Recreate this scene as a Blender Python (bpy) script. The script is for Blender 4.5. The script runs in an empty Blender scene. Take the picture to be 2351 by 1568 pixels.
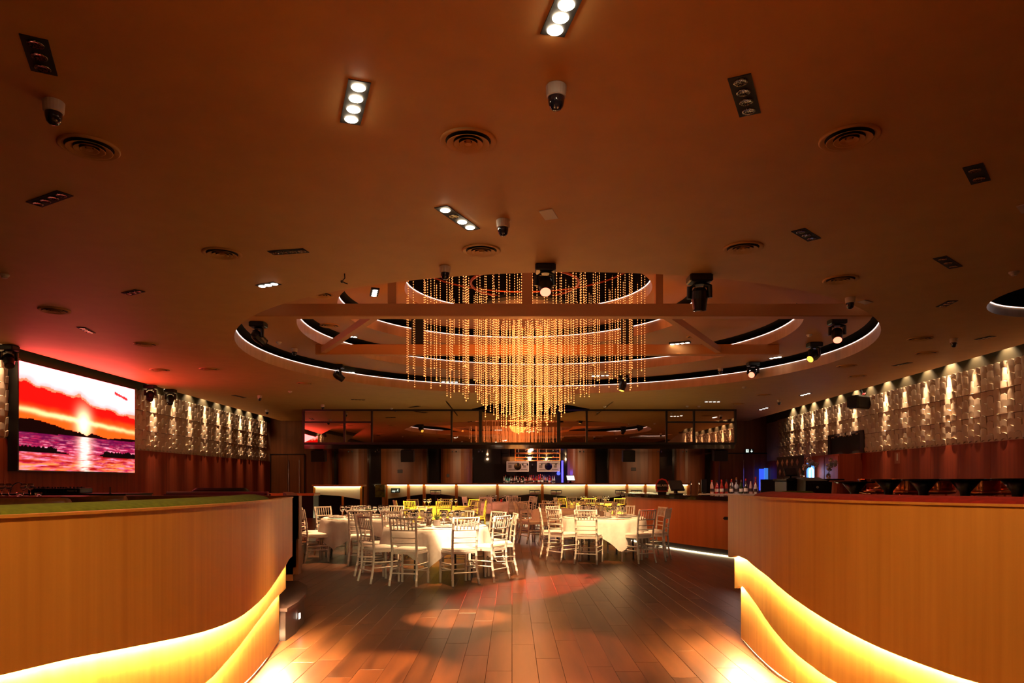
import bpy, bmesh, math, random
from mathutils import Vector, Matrix
random.seed(7)
SC = bpy.context.scene
COL = SC.collection
PI = math.pi

# ------------------------------------------------------------------ camera, world, exposure
F, CX, HY, EYE = 1645.0, 1175.5, 1105.0, 1.40      # focal length in px, principal x, horizon row, eye height
cam_d = bpy.data.cameras.new('camera'); cam = bpy.data.objects.new('camera', cam_d); COL.objects.link(cam)
cam.location = (0, 0, EYE); cam.rotation_euler = (PI / 2, 0, 0)
cam_d.sensor_width = 36; cam_d.lens = F / 2351 * 36; cam_d.shift_y = (HY - 784) / 2351
cam_d.clip_start = 0.05; cam_d.clip_end = 200
SC.camera = cam
W = bpy.data.worlds.new('world'); SC.world = W; W.use_nodes = True
W.node_tree.nodes['Background'].inputs[0].default_value = (0.0, 0.0, 0.0, 1)
SC.view_settings.view_transform = 'Standard'; SC.view_settings.look = 'None'
SC.view_settings.gamma = 1; SC.view_settings.use_curve_mapping = False
SC.view_settings.exposure = 0.9
SC.cycles.max_bounces = 8; SC.cycles.diffuse_bounces = 4; SC.cycles.sample_clamp_indirect = 6
SC.cycles.caustics_reflective = False; SC.cycles.caustics_refractive = False

CEIL = 4.10
def on_z(px, py, z):
    """photo pixel -> point at height z"""
    d = F * (EYE - z) / (py - HY)
    return Vector(((px - CX) / F * d, d, z))
def at_d(px, py, d):
    return Vector(((px - CX) / F * d, d, EYE - (py - HY) / F * d))

# ------------------------------------------------------------------ materials
MATS = {}
def mat(name, col, rough=0.5, metal=0.0, emit=None, es=0.0, trans=0.0, spec=0.5, coat=0.0, nosample=False, sheen=0.0):
    if name in MATS: return MATS[name]
    m = bpy.data.materials.new(name); m.use_nodes = True
    b = m.node_tree.nodes['Principled BSDF']
    b.inputs['Base Color'].default_value = (*col, 1); b.inputs['Roughness'].default_value = rough
    b.inputs['Metallic'].default_value = metal; b.inputs['Specular IOR Level'].default_value = spec
    if emit: b.inputs['Emission Color'].default_value = (*emit, 1); b.inputs['Emission Strength'].default_value = es
    if trans: b.inputs['Transmission Weight'].default_value = trans
    if coat: b.inputs['Coat Weight'].default_value = coat
    if sheen: b.inputs['Sheen Weight'].default_value = sheen
    if nosample: m.cycles.emission_sampling = 'NONE'
    MATS[name] = m
    return m
def noisy(name, c1, c2, scale=(1, 1, 1), rough=0.5, detail=4, bump=0.0, coat=0.0, metal=0.0, objrand=False, spec=0.5, contrast=(0.35, 0.65), sheen=0.0):
    """two-colour noise stretched by `scale` in world space"""
    if name in MATS: return MATS[name]
    m = bpy.data.materials.new(name); m.use_nodes = True
    nt = m.node_tree; b = nt.nodes['Principled BSDF']; L = nt.links.new
    g = nt.nodes.new('ShaderNodeNewGeometry'); mp = nt.nodes.new('ShaderNodeMapping'); mp.inputs['Scale'].default_value = scale
    L(g.outputs['Position'], mp.inputs['Vector'])
    if objrand:
        oi = nt.nodes.new('ShaderNodeObjectInfo'); ad = nt.nodes.new('ShaderNodeMath'); ad.operation = 'ADD'
        L(oi.outputs['Random'], ad.inputs[0]); L(g.outputs['Random Per Island'], ad.inputs[1])
        cm = nt.nodes.new('ShaderNodeCombineXYZ'); mu = nt.nodes.new('ShaderNodeMath'); mu.operation = 'MULTIPLY'; mu.inputs[1].default_value = 37
        L(ad.outputs[0], mu.inputs[0]); L(mu.outputs[0], cm.inputs[0]); L(mu.outputs[0], cm.inputs[1]); L(mu.outputs[0], cm.inputs[2])
        va = nt.nodes.new('ShaderNodeVectorMath'); L(mp.outputs[0], va.inputs[0]); L(cm.outputs[0], va.inputs[1]); src = va.outputs[0]
    else: src = mp.outputs[0]
    n = nt.nodes.new('ShaderNodeTexNoise'); n.inputs['Scale'].default_value = 1; n.inputs['Detail'].default_value = detail
    L(src, n.inputs['Vector'])
    r = nt.nodes.new('ShaderNodeValToRGB'); r.color_ramp.elements[0].position = contrast[0]; r.color_ramp.elements[1].position = contrast[1]
    r.color_ramp.elements[0].color = (*c1, 1); r.color_ramp.elements[1].color = (*c2, 1)
    L(n.outputs['Fac'], r.inputs['Fac']); out = r.outputs['Color']
    if objrand:
        fr = nt.nodes.new('ShaderNodeMath'); fr.operation = 'FRACT'; L(mu.outputs[0], fr.inputs[0])
        mr = nt.nodes.new('ShaderNodeMapRange'); mr.inputs['To Min'].default_value = 0.72; mr.inputs['To Max'].default_value = 1.25
        L(fr.outputs[0], mr.inputs['Value'])
        mx = nt.nodes.new('ShaderNodeVectorMath'); mx.operation = 'SCALE'; L(out, mx.inputs[0]); L(mr.outputs[0], mx.inputs['Scale']); out = mx.outputs[0]
    L(out, b.inputs['Base Color'])
    b.inputs['Roughness'].default_value = rough; b.inputs['Metallic'].default_value = metal; b.inputs['Coat Weight'].default_value = coat
    b.inputs['Specular IOR Level'].default_value = spec
    if sheen: b.inputs['Sheen Weight'].default_value = sheen
    if bump:
        bp = nt.nodes.new('ShaderNodeBump'); bp.inputs['Strength'].default_value = bump; bp.inputs['Distance'].default_value = 0.01
        L(n.outputs['Fac'], bp.inputs['Height']); L(bp.outputs[0], b.inputs['Normal'])
    MATS[name] = m
    return m

M_CEIL = noisy('ceiling paint', (0.64, 0.35, 0.10), (0.68, 0.38, 0.11), (3, 3, 3), 0.62)
M_TIER = mat('coffer paint', (0.60, 0.27, 0.075), 0.55)
M_BAND = noisy('brushed pale band', (0.58, 0.36, 0.20), (0.68, 0.44, 0.26), (6, 6, 1), 0.35)
M_DARK = mat('matt black', (0.006, 0.005, 0.005), 0.7)
M_BLACK = mat('black plastic', (0.010, 0.010, 0.011), 0.35)
M_GLOSSBLACK = mat('polished black stone', (0.012, 0.010, 0.010), 0.08, coat=0.5)
M_OAK = noisy('oak veneer', (0.40, 0.175, 0.028), (0.53, 0.255, 0.046), (22, 22, 0.5), 0.42, 6, bump=0.02, contrast=(0.25, 0.75))
M_WALLWOOD = noisy('reddish wall veneer', (0.22, 0.028, 0.007), (0.33, 0.050, 0.012), (7, 7, 0.25), 0.58, 5, spec=0.25)
M_BACKWOOD = noisy('brown wall veneer', (0.20, 0.060, 0.016), (0.31, 0.095, 0.026), (6, 6, 0.3), 0.42, 5)
M_BARWOOD = noisy('orange bar veneer', (0.50, 0.17, 0.035), (0.60, 0.22, 0.05), (5, 5, 0.4), 0.4, 5)
M_TOPWOOD = noisy('orange worktop wood', (0.55, 0.20, 0.05), (0.65, 0.27, 0.07), (1, 9, 9), 0.35)
M_PLANK = noisy('floor plank', (0.034, 0.010, 0.0035), (0.125, 0.041, 0.013), (9, 0.9, 2), 0.33, 8, bump=0.10, objrand=True, contrast=(0.28, 0.72))
M_TILE = noisy('cream relief plaster', (0.60, 0.44, 0.30), (0.68, 0.51, 0.36), (2, 2, 2), 0.55)
M_WHITE = mat('white lacquer', (0.86, 0.80, 0.72), 0.32)
M_CUSH = mat('white cushion', (0.88, 0.84, 0.80), 0.8)
M_CLOTH = noisy('white linen', (0.84, 0.80, 0.76), (0.90, 0.87, 0.83), (20, 20, 20), 0.85, bump=0.05)
M_NAPKIN = mat('grey napkin', (0.30, 0.27, 0.26), 0.85)
M_PLATE = mat('glazed plate', (0.62, 0.60, 0.60), 0.15)
M_GLASS = mat('clear glass', (1, 1, 1), 0.02, trans=1.0)
M_GREEN = noisy('moss green velvet', (0.075, 0.10, 0.008), (0.11, 0.14, 0.012), (30, 30, 30), 0.95, sheen=0.05, spec=.2)
M_REDVEL = noisy('crimson velvet', (0.15, 0.005, 0.004), (0.21, 0.008, 0.006), (30, 30, 30), 0.95, sheen=0.05, spec=.2)
M_PURPLE = mat('burgundy velvet', (0.30, 0.02, 0.07), 0.8, sheen=0.6)
M_LEATHER = noisy('brown leather', (0.16, 0.055, 0.012), (0.24, 0.09, 0.02), (18, 18, 18), 0.28, bump=0.1)
M_BRASS = mat('brass', (0.80, 0.50, 0.18), 0.25, 1.0)
M_GOLD = mat('gilt post', (0.62, 0.33, 0.05), 0.35, 0.6)
M_COPPER = mat('copper', (0.75, 0.26, 0.10), 0.16, 1.0)
M_CHROME = mat('steel', (0.75, 0.72, 0.70), 0.2, 1.0)
M_MIRROR = noisy('bronze mirror', (0.62, 0.46, 0.38), (0.66, 0.49, 0.40), (1, 1, 1), 0.015, metal=1.0)
M_DARKMIR = mat('smoked mirror', (0.05, 0.04, 0.04), 0.05, 0.6)
M_LED = mat('warm LED strip', (1, 0.9, 0.7), 0.5, emit=(1.0, 0.74, 0.36), es=1300)
M_LEDC = mat('cool LED strip', (1, 1, 1), 0.5, emit=(0.95, 0.84, 0.86), es=1.3)
M_LEDBAR = mat('bar LED strip', (1, 0.9, 0.7), 0.5, emit=(1.0, 0.85, 0.42), es=14)
M_PURLED = mat('violet LED strip', (0.2, 0.05, 0.9), 0.5, emit=(0.22, 0.04, 0.9), es=1.2)
M_BLUEWIN = mat('blue window light', (0.1, 0.2, 1), 0.5, emit=(0.02, 0.06, 1.0), es=1.0)
M_BLUEPALE = mat('pale blue glow', (0.2, 0.5, 1), 0.5, emit=(0.05, 0.22, 0.75), es=0.45)
M_NEON = mat('white neon', (1, 1, 1), 0.5, emit=(0.8, 0.9, 1), es=5)
M_LAMPON = mat('lit lamp', (1, 1, 1), 0.4, emit=(1.0, 0.78, 0.52), es=28)
M_LAMPDIM = mat('dim lit lamp', (1, 1, 1), 0.4, emit=(1.0, 0.88, 0.72), es=5)
M_REFL = noisy('faceted reflector', (0.05, 0.04, 0.03), (0.9, 0.75, 0.5), (90, 90, 90), 0.2, metal=1.0, contrast=(0.45, 0.6))
M_REDLENS = mat('red lens', (1, 0.3, 0.2), 0.3, emit=(1.0, 0.16, 0.09), es=2.2)
M_YELLENS = mat('yellow lens', (1, 0.8, 0.3), 0.3, emit=(1.0, 0.5, 0.06), es=1.2)
M_LENS = mat('dark lens', (0.02, 0.02, 0.03), 0.06, coat=0.5)
M_OFFWHITE = mat('off white casing', (0.75, 0.68, 0.58), 0.45)
M_BEAD = mat('glowing bead', (1, 0.7, 0.4), 0.2, emit=(1.0, 0.32, 0.085), es=1.2, nosample=True)
M_CORD = mat('clear cord', (0.55, 0.25, 0.10), 0.25, emit=(1.0, 0.20, 0.04), es=0.02, nosample=True)
M_HOOP = mat('red copper hoop', (0.55, 0.10, 0.04), 0.3, 0.8)
M_FROST = mat('frosted glass panel', (0.62, 0.58, 0.44), 0.45)
M_RED = mat('red enamel', (0.55, 0.02, 0.02), 0.35)
M_SIGNW = mat('white print', (0.85, 0.82, 0.78), 0.6)
M_SCREENG = mat('grey display', (0.06, 0.055, 0.05), 0.25)
M_SCREENW = mat('lit display', (0.8, 0.8, 0.8), 0.4, emit=(1, 0.9, 0.85), es=0.55)
M_LEAF = mat('leaf', (0.05, 0.09, 0.02), 0.6)
M_CLAY = mat('brown pot', (0.10, 0.05, 0.03), 0.7)
M_STONE = mat('grey pot', (0.30, 0.26, 0.24), 0.8)
M_PETAL = mat('white petal', (0.85, 0.78, 0.80), 0.7)
M_BOARD = mat('dark board', (0.03, 0.012, 0.010), 0.5)
M_FACE = mat('printed motif', (0.30, 0.12, 0.07), 0.6)
M_NOTE = mat('silver print', (0.40, 0.33, 0.31), 0.5)
M_EXIT = mat('exit sign face', (0.03, 0.05, 0.04), 0.5)
M_EXITW = mat('exit pictogram', (0.8, 0.9, 0.85), 0.5, emit=(0.8, 0.95, 0.85), es=0.6)

# ------------------------------------------------------------------ mesh helpers
class MB:
    def __init__(s): s.v = []; s.f = []; s.m = []
    def add(s, vs, fs, mi=0):
        o = len(s.v); s.v += [tuple(v) for v in vs]
        for f in fs: s.f.append(tuple(i + o for i in f)); s.m.append(mi)
        return s
    def box(s, x0, x1, y0, y1, z0, z1, mi=0, rot=None, org=None):
        vs = [Vector((x, y, z)) for z in (z0, z1) for y in (y0, y1) for x in (x0, x1)]
        if rot is not None:
            o = Vector(org or (0, 0, 0)); vs = [o + rot @ (v - o) for v in vs]
        return s.add(vs, [(0, 2, 3, 1), (4, 5, 7, 6), (0, 1, 5, 4), (2, 6, 7, 3), (0, 4, 6, 2), (1, 3, 7, 5)], mi)
    def bbox(s, x0, x1, y0, y1, z0, z1, b=0.01, mi=0):
        """box with chamfered vertical and top edges (three stacked octagons)"""
        def ring(z, k):
            X0, X1, Y0, Y1 = x0 + k, x1 - k, y0 + k, y1 - k
            return [(X0 + b, Y0, z), (X1 - b, Y0, z), (X1, Y0 + b, z), (X1, Y1 - b, z), (X1 - b, Y1, z), (X0 + b, Y1, z), (X0, Y1 - b, z), (X0, Y0 + b, z)]
        return s.loft([ring(z0, b), ring(z0 + b, 0), ring(z1 - b, 0), ring(z1, b)], True, True, mi)
    def loft(s, rings, cap0=False, cap1=False, mi=0, closed=True):
        n = len(rings[0]); o = len(s.v)
        for r in rings: s.v += [tuple(p) for p in r]
        for k in range(len(rings) - 1):
            for i in range(n if closed else n - 1):
                j = (i + 1) % n; a = o + k * n
                s.f.append((a + i, a + j, a + n + j, a + n + i)); s.m.append(mi)
        if cap0: s.f.append(tuple(o + i for i in reversed(range(n)))); s.m.append(mi)
        if cap1: s.f.append(tuple(o + (len(rings) - 1) * n + i for i in range(n))); s.m.append(mi)
        return s
    def lathe(s, prof, n=16, c=(0, 0, 0), mi=0, cap0=True, cap1=True, R=None):
        R = R or Matrix.Identity(3); c = Vector(c)
        rings = [[c + R @ Vector((r * math.cos(2 * PI * i / n), r * math.sin(2 * PI * i / n), z)) for i in range(n)] for r, z in prof]
        return s.loft(rings, cap0, cap1, mi)
    def tube(s, pts, r, n=6, mi=0, cap=True):
        pts = [Vector(p) for p in pts]; rr = r if isinstance(r, (list, tuple)) else [r] * len(pts); rings = []
        for i, p in enumerate(pts):
            t = (pts[min(i + 1, len(pts) - 1)] - pts[max(i - 1, 0)]).normalized()
            a = t.cross(Vector((0, 0, 1)) if abs(t.z) < 0.9 else Vector((1, 0, 0))).normalized(); b = t.cross(a)
            rings.append([p + (a * math.cos(2 * PI * k / n) + b * math.sin(2 * PI * k / n)) * rr[i] for k in range(n)])
        return s.loft(rings, cap, cap, mi)
    def prism(s, poly, z0, z1, mi=0):
        return s.loft([[(x, y, z0) for x, y in poly], [(x, y, z1) for x, y in poly]], True, True, mi)
    def mesh(s, name, mats, smooth=False):
        me = bpy.data.meshes.new(name); me.from_pydata(s.v, [], s.f)
        if not isinstance(mats, (list, tuple)): mats = [mats]
        for m in mats: me.materials.append(m)
        for p, mi in zip(me.polygons, s.m): p.material_index = mi; p.use_smooth = smooth
        bm = bmesh.new(); bm.from_mesh(me); bmesh.ops.recalc_face_normals(bm, faces=bm.faces); bm.to_mesh(me); bm.free()
        me.update()
        return me
def obj(name, data, parent=None, loc=(0, 0, 0), rot=(0, 0, 0), scale=None):
    o = bpy.data.objects.new(name, data); COL.objects.link(o)
    o.parent = parent; o.location = loc; o.rotation_euler = rot
    if scale: o.scale = scale
    return o
def part(name, mb, mats, parent=None, smooth=False, loc=(0, 0, 0), rot=(0, 0, 0)):
    return obj(name, mb.mesh(name, mats, smooth), parent, loc, rot)
def tag(o, label, cat, group=None):
    o['label'] = label; o['category'] = cat
    if group: o['group'] = group
    return o
def thing(name, label, cat, loc=(0, 0, 0), rz=0, group=None):
    return tag(obj(name, None, None, loc, (0, 0, rz)), label, cat, group)
def struct(o, label=None):
    o['kind'] = 'structure'
    if label: o['label'] = label
    return o
def copy_tree(o, parent=None):
    c = o.copy(); COL.objects.link(c); c.parent = parent
    for ch in list(o.children): copy_tree(ch, c)
    return c
def light(kind, name, loc, energy, col, parent=None, target=None, spot=40, blend=0.4, radius=0.05):
    d = bpy.data.lights.new(name, kind); d.energy = energy; d.color = col
    if kind != 'SUN' and kind != 'AREA': d.shadow_soft_size = radius
    if kind == 'SPOT': d.spot_size = math.radians(spot); d.spot_blend = blend
    o = bpy.data.objects.new(name, d); COL.objects.link(o); o.location = loc; o.parent = parent
    if target is not None: o.rotation_euler = (Vector(target) - Vector(loc)).to_track_quat('-Z', 'Y').to_euler()
    return o
def spline(pts, n=12):
    """Catmull-Rom through 2-D/3-D points"""
    P = [Vector(p) for p in pts]; P = [2 * P[0] - P[1]] + P + [2 * P[-1] - P[-2]]; out = []
    for i in range(1, len(P) - 2):
        a, b, c, d = P[i - 1], P[i], P[i + 1], P[i + 2]
        for k in range(n):
            t = k / n
            out.append(0.5 * (2 * b + (c - a) * t + (2 * a - 5 * b + 4 * c - d) * t * t + (3 * b - a - 3 * c + d) * t ** 3))
    out.append(P[-2]); return out
def text(name, body, size, matr, parent, loc, rot, ext=0.002, align='CENTER'):
    cu = bpy.data.curves.new(name, 'FONT'); cu.body = body; cu.size = size; cu.extrude = ext; cu.align_x = align; cu.align_y = 'CENTER'
    o = bpy.data.objects.new(name, cu); COL.objects.link(o)
    dg = bpy.context.evaluated_depsgraph_get(); me = bpy.data.meshes.new_from_object(o.evaluated_get(dg))
    bpy.data.objects.remove(o); me.materials.clear(); me.materials.append(matr)
    return obj(name, me, parent, loc, rot)
def ring_pts(cx, cy, r, n=96): return [(cx + r * math.cos(2 * PI * i / n), cy + r * math.sin(2 * PI * i / n)) for i in range(n)]
def flat_with_holes(loops, z, flip=False):
    """triangulated horizontal sheet bounded by loops (first outer, rest holes)"""
    bm = bmesh.new(); es = []
    for lp in loops:
        vs = [bm.verts.new((p[0], p[1], z)) for p in lp]
        es += [bm.edges.new((vs[i], vs[(i + 1) % len(vs)])) for i in range(len(vs))]
    bmesh.ops.triangle_fill(bm, edges=es, use_beauty=True, use_dissolve=False)
    mb = MB(); bm.verts.index_update()
    mb.v = [tuple(v.co) for v in bm.verts]; mb.f = [tuple(v.index for v in f.verts) for f in bm.faces]; mb.m = [0] * len(mb.f)
    bm.free(); return mb
def annulus(cx, cy, r0, r1, z, n=96):
    mb = MB(); mb.loft([[(x, y, z) for x, y in ring_pts(cx, cy, r0, n)], [(x, y, z) for x, y in ring_pts(cx, cy, r1, n)]]); return mb

# ------------------------------------------------------------------ room outline
XL = lambda y: -10.45 - 0.020 * (y - 15)
XR = lambda y: 10.60 + 0.045 * (y - 14.8)
ELx = lambda y: -10.05 - 0.015 * (y - 15)            # ceiling edges in front of the light coves
ERx = lambda y: 10.05 + 0.028 * (y - 14.0)
YB, YF = 32.0, -5.0

# ------------------------------------------------------------------ floor of planks
mb = MB(); mb.box(-12.5, 12.5, YF, YB + 0.3, -0.20, -0.014)
floor = struct(part('floor', mb, M_DARK), 'dark wooden plank floor running towards the bar')
PW, PL = 0.19, 1.42
pm = MB(); pm.bbox(0.0006, PW - 0.0006, 0.0006, PL - 0.0006, -0.0135, 0.0, 0.0018); plank_me = pm.mesh('plank', M_PLANK)
cells = []
for i in range(int(-10.4 / PW), int(10.6 / PW)):
    off = random.random() * PL
    y = YF - off
    while y < 25.2:
        cells.append((i * PW, y)); y += PL
def plank_rank(c):
    x, y = c[0] + PW / 2, c[1] + PL / 2
    vis = abs(x) < 1.75 + max(0, y - 6.2) * 0.28
    return (0 if vis and y > 4.2 else 1, y)
cells.sort(key=plank_rank)
for x, y in cells[:300]: obj('plank', plank_me, floor, (x, y, 0))
rest = MB()
for x, y in cells[300:]: rest.box(x + 0.0008, x + PW - 0.0008, y + 0.0008, y + PL - 0.0008, -0.0135, 0.0)
o = part('floor_planks', rest, M_PLANK, floor); o['kind'] = 'stuff'

# raised platform in front of the bar with a lit nosing
mb = MB(); mb.bbox(-11.2, 11.6, 25.3, YB + 0.2, 0.0, 0.15, 0.012)
plat = struct(part('floor_platform', mb, M_PLANK), 'raised wooden platform carrying the bar')
mb = MB(); mb.box(-6.0, 6.0, 25.255, 25.30, 0.075, 0.115); part('step_light', mb, M_LEDBAR, plat)
# lounge podiums behind the booth walls
mb = MB(); mb.prism([(-11, 1.0), (-3.3, 1.0), (-2.75, 2.3), (-2.55, 5.5), (-3.0, 9.0), (-3.6, 12.5), (-4.4, 16), (-5.5, 21), (-11, 21)], 0, 0.33)
struct(part('floor_podium_left', mb, M_PLANK), 'raised lounge floor under the screen')
mb = MB(); mb.prism([(3.4, 1.0), (11, 1.0), (11, 21), (7.5, 21), (6.4, 13), (4.2, 8.5), (2.75, 6.0), (2.8, 4.4), (3.2, 3.5)], 0, 0.33)
struct(part('floor_podium_right', mb, M_PLANK), 'raised lounge floor by the right wall')

# ------------------------------------------------------------------ walls
def side_wall(name, X, sgn, wood_top, ztop):
    mb = MB(); y0, y1 = YF, YB
    t = 0.25 * sgn
    mb.add([(X(y0), y0, 0), (X(y1), y1, 0), (X(y1), y1, 4.75), (X(y0), y0, 4.75), (X(y0) + t, y0, 0), (X(y1) + t, y1, 0), (X(y1) + t, y1, 4.75), (X(y0) + t, y0, 4.75)],
           [(0, 1, 2, 3), (4, 7, 6, 5), (0, 4, 5, 1), (3, 2, 6, 7), (0, 3, 7, 4), (1, 5, 6, 2)])
    return struct(part(name, mb, M_TILE), None)
wall_left = side_wall('wall_left', XL, -1, 2.28, 3.97); wall_left['label'] = 'left wall with cream relief tiles above red veneer'
wall_right = side_wall('wall_right', XR, 1, 2.28, 3.97); wall_right['label'] = 'right wall with cream relief tiles above brown veneer'
def wall_frame(X, y):
    d = (X(y + 1) - X(y)); return Vector((d, 1, 0)).normalized()
def wainscot(wall, X, sgn, spans, z1=2.28):
    for (y0, y1) in spans:                                # veneer sheets with fine joints
        n = max(1, round((y1 - y0) / 1.22)); w = (y1 - y0) / n
        for k in range(n):
            a, b = y0 + k * w + 0.004, y0 + (k + 1) * w - 0.004; mb = MB()
            g = -sgn * 0.03
            mb.add([(X(a), a, 0), (X(b), b, 0), (X(b), b, z1), (X(a), a, z1), (X(a) + g, a, 0), (X(b) + g, b, 0), (X(b) + g, b, z1), (X(a) + g, a, z1)],
                   [(0, 3, 2, 1), (4, 5, 6, 7), (0, 1, 5, 4), (3, 7, 6, 2), (0, 4, 7, 3), (1, 2, 6, 5)])
            part('veneer_panel', mb, M_WALLWOOD, wall)
wainscot(wall_left, XL, -1, [(YF, 31.9)])
wainscot(wall_right, XR, 1, [(YF, 31.9)])
for wl, X, sg in ((wall_left, XL, -1), (wall_right, XR, 1)):
    mb = MB(); g = -sg * .006; mb.add([(X(YF), YF, 3.975), (X(YB), YB, 3.975), (X(YB), YB, 4.74), (X(YF), YF, 4.74)] + [(X(YF) + g, YF, 3.975), (X(YB) + g, YB, 3.975), (X(YB) + g, YB, 4.74), (X(YF) + g, YF, 4.74)], [(4, 5, 6, 7), (0, 1, 5, 4)])
    part('cove_backing', mb, mat('olive grey cove paint', (.16, .13, .075), .7), wl)
# relief tiles: staggered arched scales, proud at the top
TW, TH = 0.235, 0.28
def tile_mesh(depth, half=False):
    mb = MB(); n = 6; h = TH * (0.5 if half else 1.0); arc = 0.035
    front_t, front_b, back_t, back_b = [], [], [], []
    for i in range(n + 1):
        u = -TW / 2 * 0.97 + TW * 0.97 * i / n; k = 1 - (2 * i / n - 1) ** 2; cv = 0.014 * k
        front_t.append((u, -(depth + cv), h / 2 + arc * k - 0.012)); back_t.append((u, 0.0, h / 2 + arc * k - 0.004))
        front_b.append((u, -(depth * .5 + cv), -h / 2 + arc * k + 0.004)); back_b.append((u, 0.0, -h / 2 + arc * k + 0.004))
    mid = [(a[0], (a[1] + b[1]) / 2 - 0.004, (a[2] + b[2]) / 2) for a, b in zip(front_t, front_b)]
    mb.loft([back_t, front_t, mid, front_b, back_b], closed=False)
    for e in (0, n): mb.add([back_t[e], front_t[e], mid[e], front_b[e], back_b[e]], [(0, 1, 2, 3, 4)])
    return mb.mesh('wall_tile', M_TILE, False)
TILES = [tile_mesh(d) for d in (0.036, 0.042, 0.048, 0.058)]; HALF = [tile_mesh(0.05, True)]
def relief(wall, X, sgn, y0, y1, z0, skip, limit):
    rz = math.atan2(X(y1) - X(y0), y1 - y0)
    # local +x runs along the wall, local -y points into the room
    ang = (-PI / 2 - rz) if sgn > 0 else (PI / 2 - rz)
    cells = []; ncol = int((y1 - y0) / TW)
    for c in range(ncol):
        y = y0 + (c + 0.5) * TW
        if c % 2 == 0: rows = [(z0 + (r + 0.5) * TH, 0) for r in range(6)]
        else: rows = [(z0 + 0.25 * TH, 1)] + [(z0 + (r + 1) * TH, 0) for r in range(5)] + [(z0 + 5.75 * TH, 1)]
        for z, hf in rows:
            if not skip(y, z): cells.append((y, z, hf))
    cells.sort(key=lambda c: c[0]); far = MB()
    for k, (y, z, hf) in enumerate(cells):
        me = HALF[0] if hf else random.choice(TILES)
        loc = Vector((X(y) - sgn * 0.002, y, z))
        if k < limit: obj('wall_tile', me, wall, loc, (0, 0, ang))
        else:
            R = Matrix.Rotation(ang, 3, 'Z'); far.add([loc + R @ v.co for v in me.vertices], [tuple(p.vertices) for p in me.polygons])
    if far.v: o = part('wall_tiles', far, M_TILE, wall); o['kind'] = 'stuff'
    for z in (z0 + 2 * TH, z0 + 4 * TH):                  # dark horizontal joints between panel rows
        ya, yb = y0, y1
        for a, b in ([(ya, yb)] if not skip(23.4, z) else [(ya, 22.2), (24.8, yb)]):
            p, q = Vector((X(a), a, z)), Vector((X(b), b, z))
            mb = MB(); mb.add([p + Vector((0, 0, -.008)), q + Vector((0, 0, -.008)), q + Vector((0, 0, .008)), p + Vector((0, 0, .008)),
                               p + Vector((-sgn * .060, 0, -.006)), q + Vector((-sgn * .060, 0, -.006)), q + Vector((-sgn * .060, 0, .006)), p + Vector((-sgn * .060, 0, .006))],
                              [(0, 3, 2, 1), (4, 5, 6, 7), (0, 1, 5, 4), (3, 7, 6, 2), (0, 4, 7, 3), (1, 2, 6, 5)])
            part('panel_joint', mb, mat('joint brown', (0.10, 0.035, 0.015), 0.7), wall)
relief(wall_right, XR, 1, 13.2, 30.4, 2.29, lambda y, z: 22.1 < y < 24.9 and z < 2.98, 300)
relief(wall_left, XL, -1, 19.9, 31.5, 2.29, lambda y, z: False, 230)
relief(wall_left, XL, -1, 12.6, 15.25, 2.29, lambda y, z: False, 70)
# rear wall behind the viewer and the wall behind the bar
mb = MB(); mb.box(-12.5, 12.5, YF - 0.25, YF, 0, 4.75); struct(part('wall_rear', mb, M_BACKWOOD), 'brown wall behind the viewer')
mb = MB(); mb.box(-12.5, 12.5, YB, YB + 0.25, 0, 4.75); wall_back = struct(part('wall_back', mb, M_BACKWOOD), 'brown veneered wall behind the bar')

# ------------------------------------------------------------------ ceiling and stepped round coffer
CA, RA = (0.83, 15.70), 6.45
CB, RB = (0.73, 15.35), 5.12
CC, RC = (0.12, 14.95), 3.66
CD, RD = (0.33, 14.85), 2.53
SIDE, RS = (8.62, 10.30), 1.50
outer = [(ELx(YF), YF), (ERx(YF), YF), (ERx(YB), YB), (2.9, YB), (2.9, 26.7)] + [tuple(p) for p in spline([(2.55, 26.2), (1.9, 25.2), (1.0, 24.6), (-0.2, 24.75), (-0.95, 25.5), (-1.3, 26.4)], 6)] + [(-1.5, 26.7), (-1.5, YB), (ELx(YB), YB)]
mb = flat_with_holes([outer, ring_pts(*CA, RA, 120), ring_pts(*SIDE, RS, 64)], CEIL)
ceiling = struct(part('ceiling', mb, M_CEIL), 'warm painted ceiling around the round coffer')
# upstand along the cove edges
mb = MB()
for X in (ELx, ERx):
    s = 1 if X is ERx else -1
    mb.add([(X(YF), YF, CEIL), (X(YB), YB, CEIL), (X(YB), YB, CEIL + .28), (X(YF), YF, CEIL + .28), (X(YF) - s * .06, YF, CEIL), (X(YB) - s * .06, YB, CEIL), (X(YB) - s * .06, YB, CEIL + .28), (X(YF) - s * .06, YF, CEIL + .28)],
           [(0, 1, 2, 3), (4, 7, 6, 5), (3, 2, 6, 7)])
part('cove_edge', mb, M_DARK, ceiling)
mb = MB(); mb.box(-12.6, 12.6, YF - .2, YB + .2, 7.9, 8.0); struct(part('ceiling_void', mb, M_DARK), 'black ceiling void above the coffer')
mb = MB()
for X, W_ in ((ELx, XL), (ERx, XR)):
    mb.add([(X(YF), YF, 4.74), (X(YB), YB, 4.74), (W_(YB), YB, 4.74), (W_(YF), YF, 4.74)], [(0, 1, 2, 3)])
part('cove_top', mb, M_DARK, ceiling)
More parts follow.
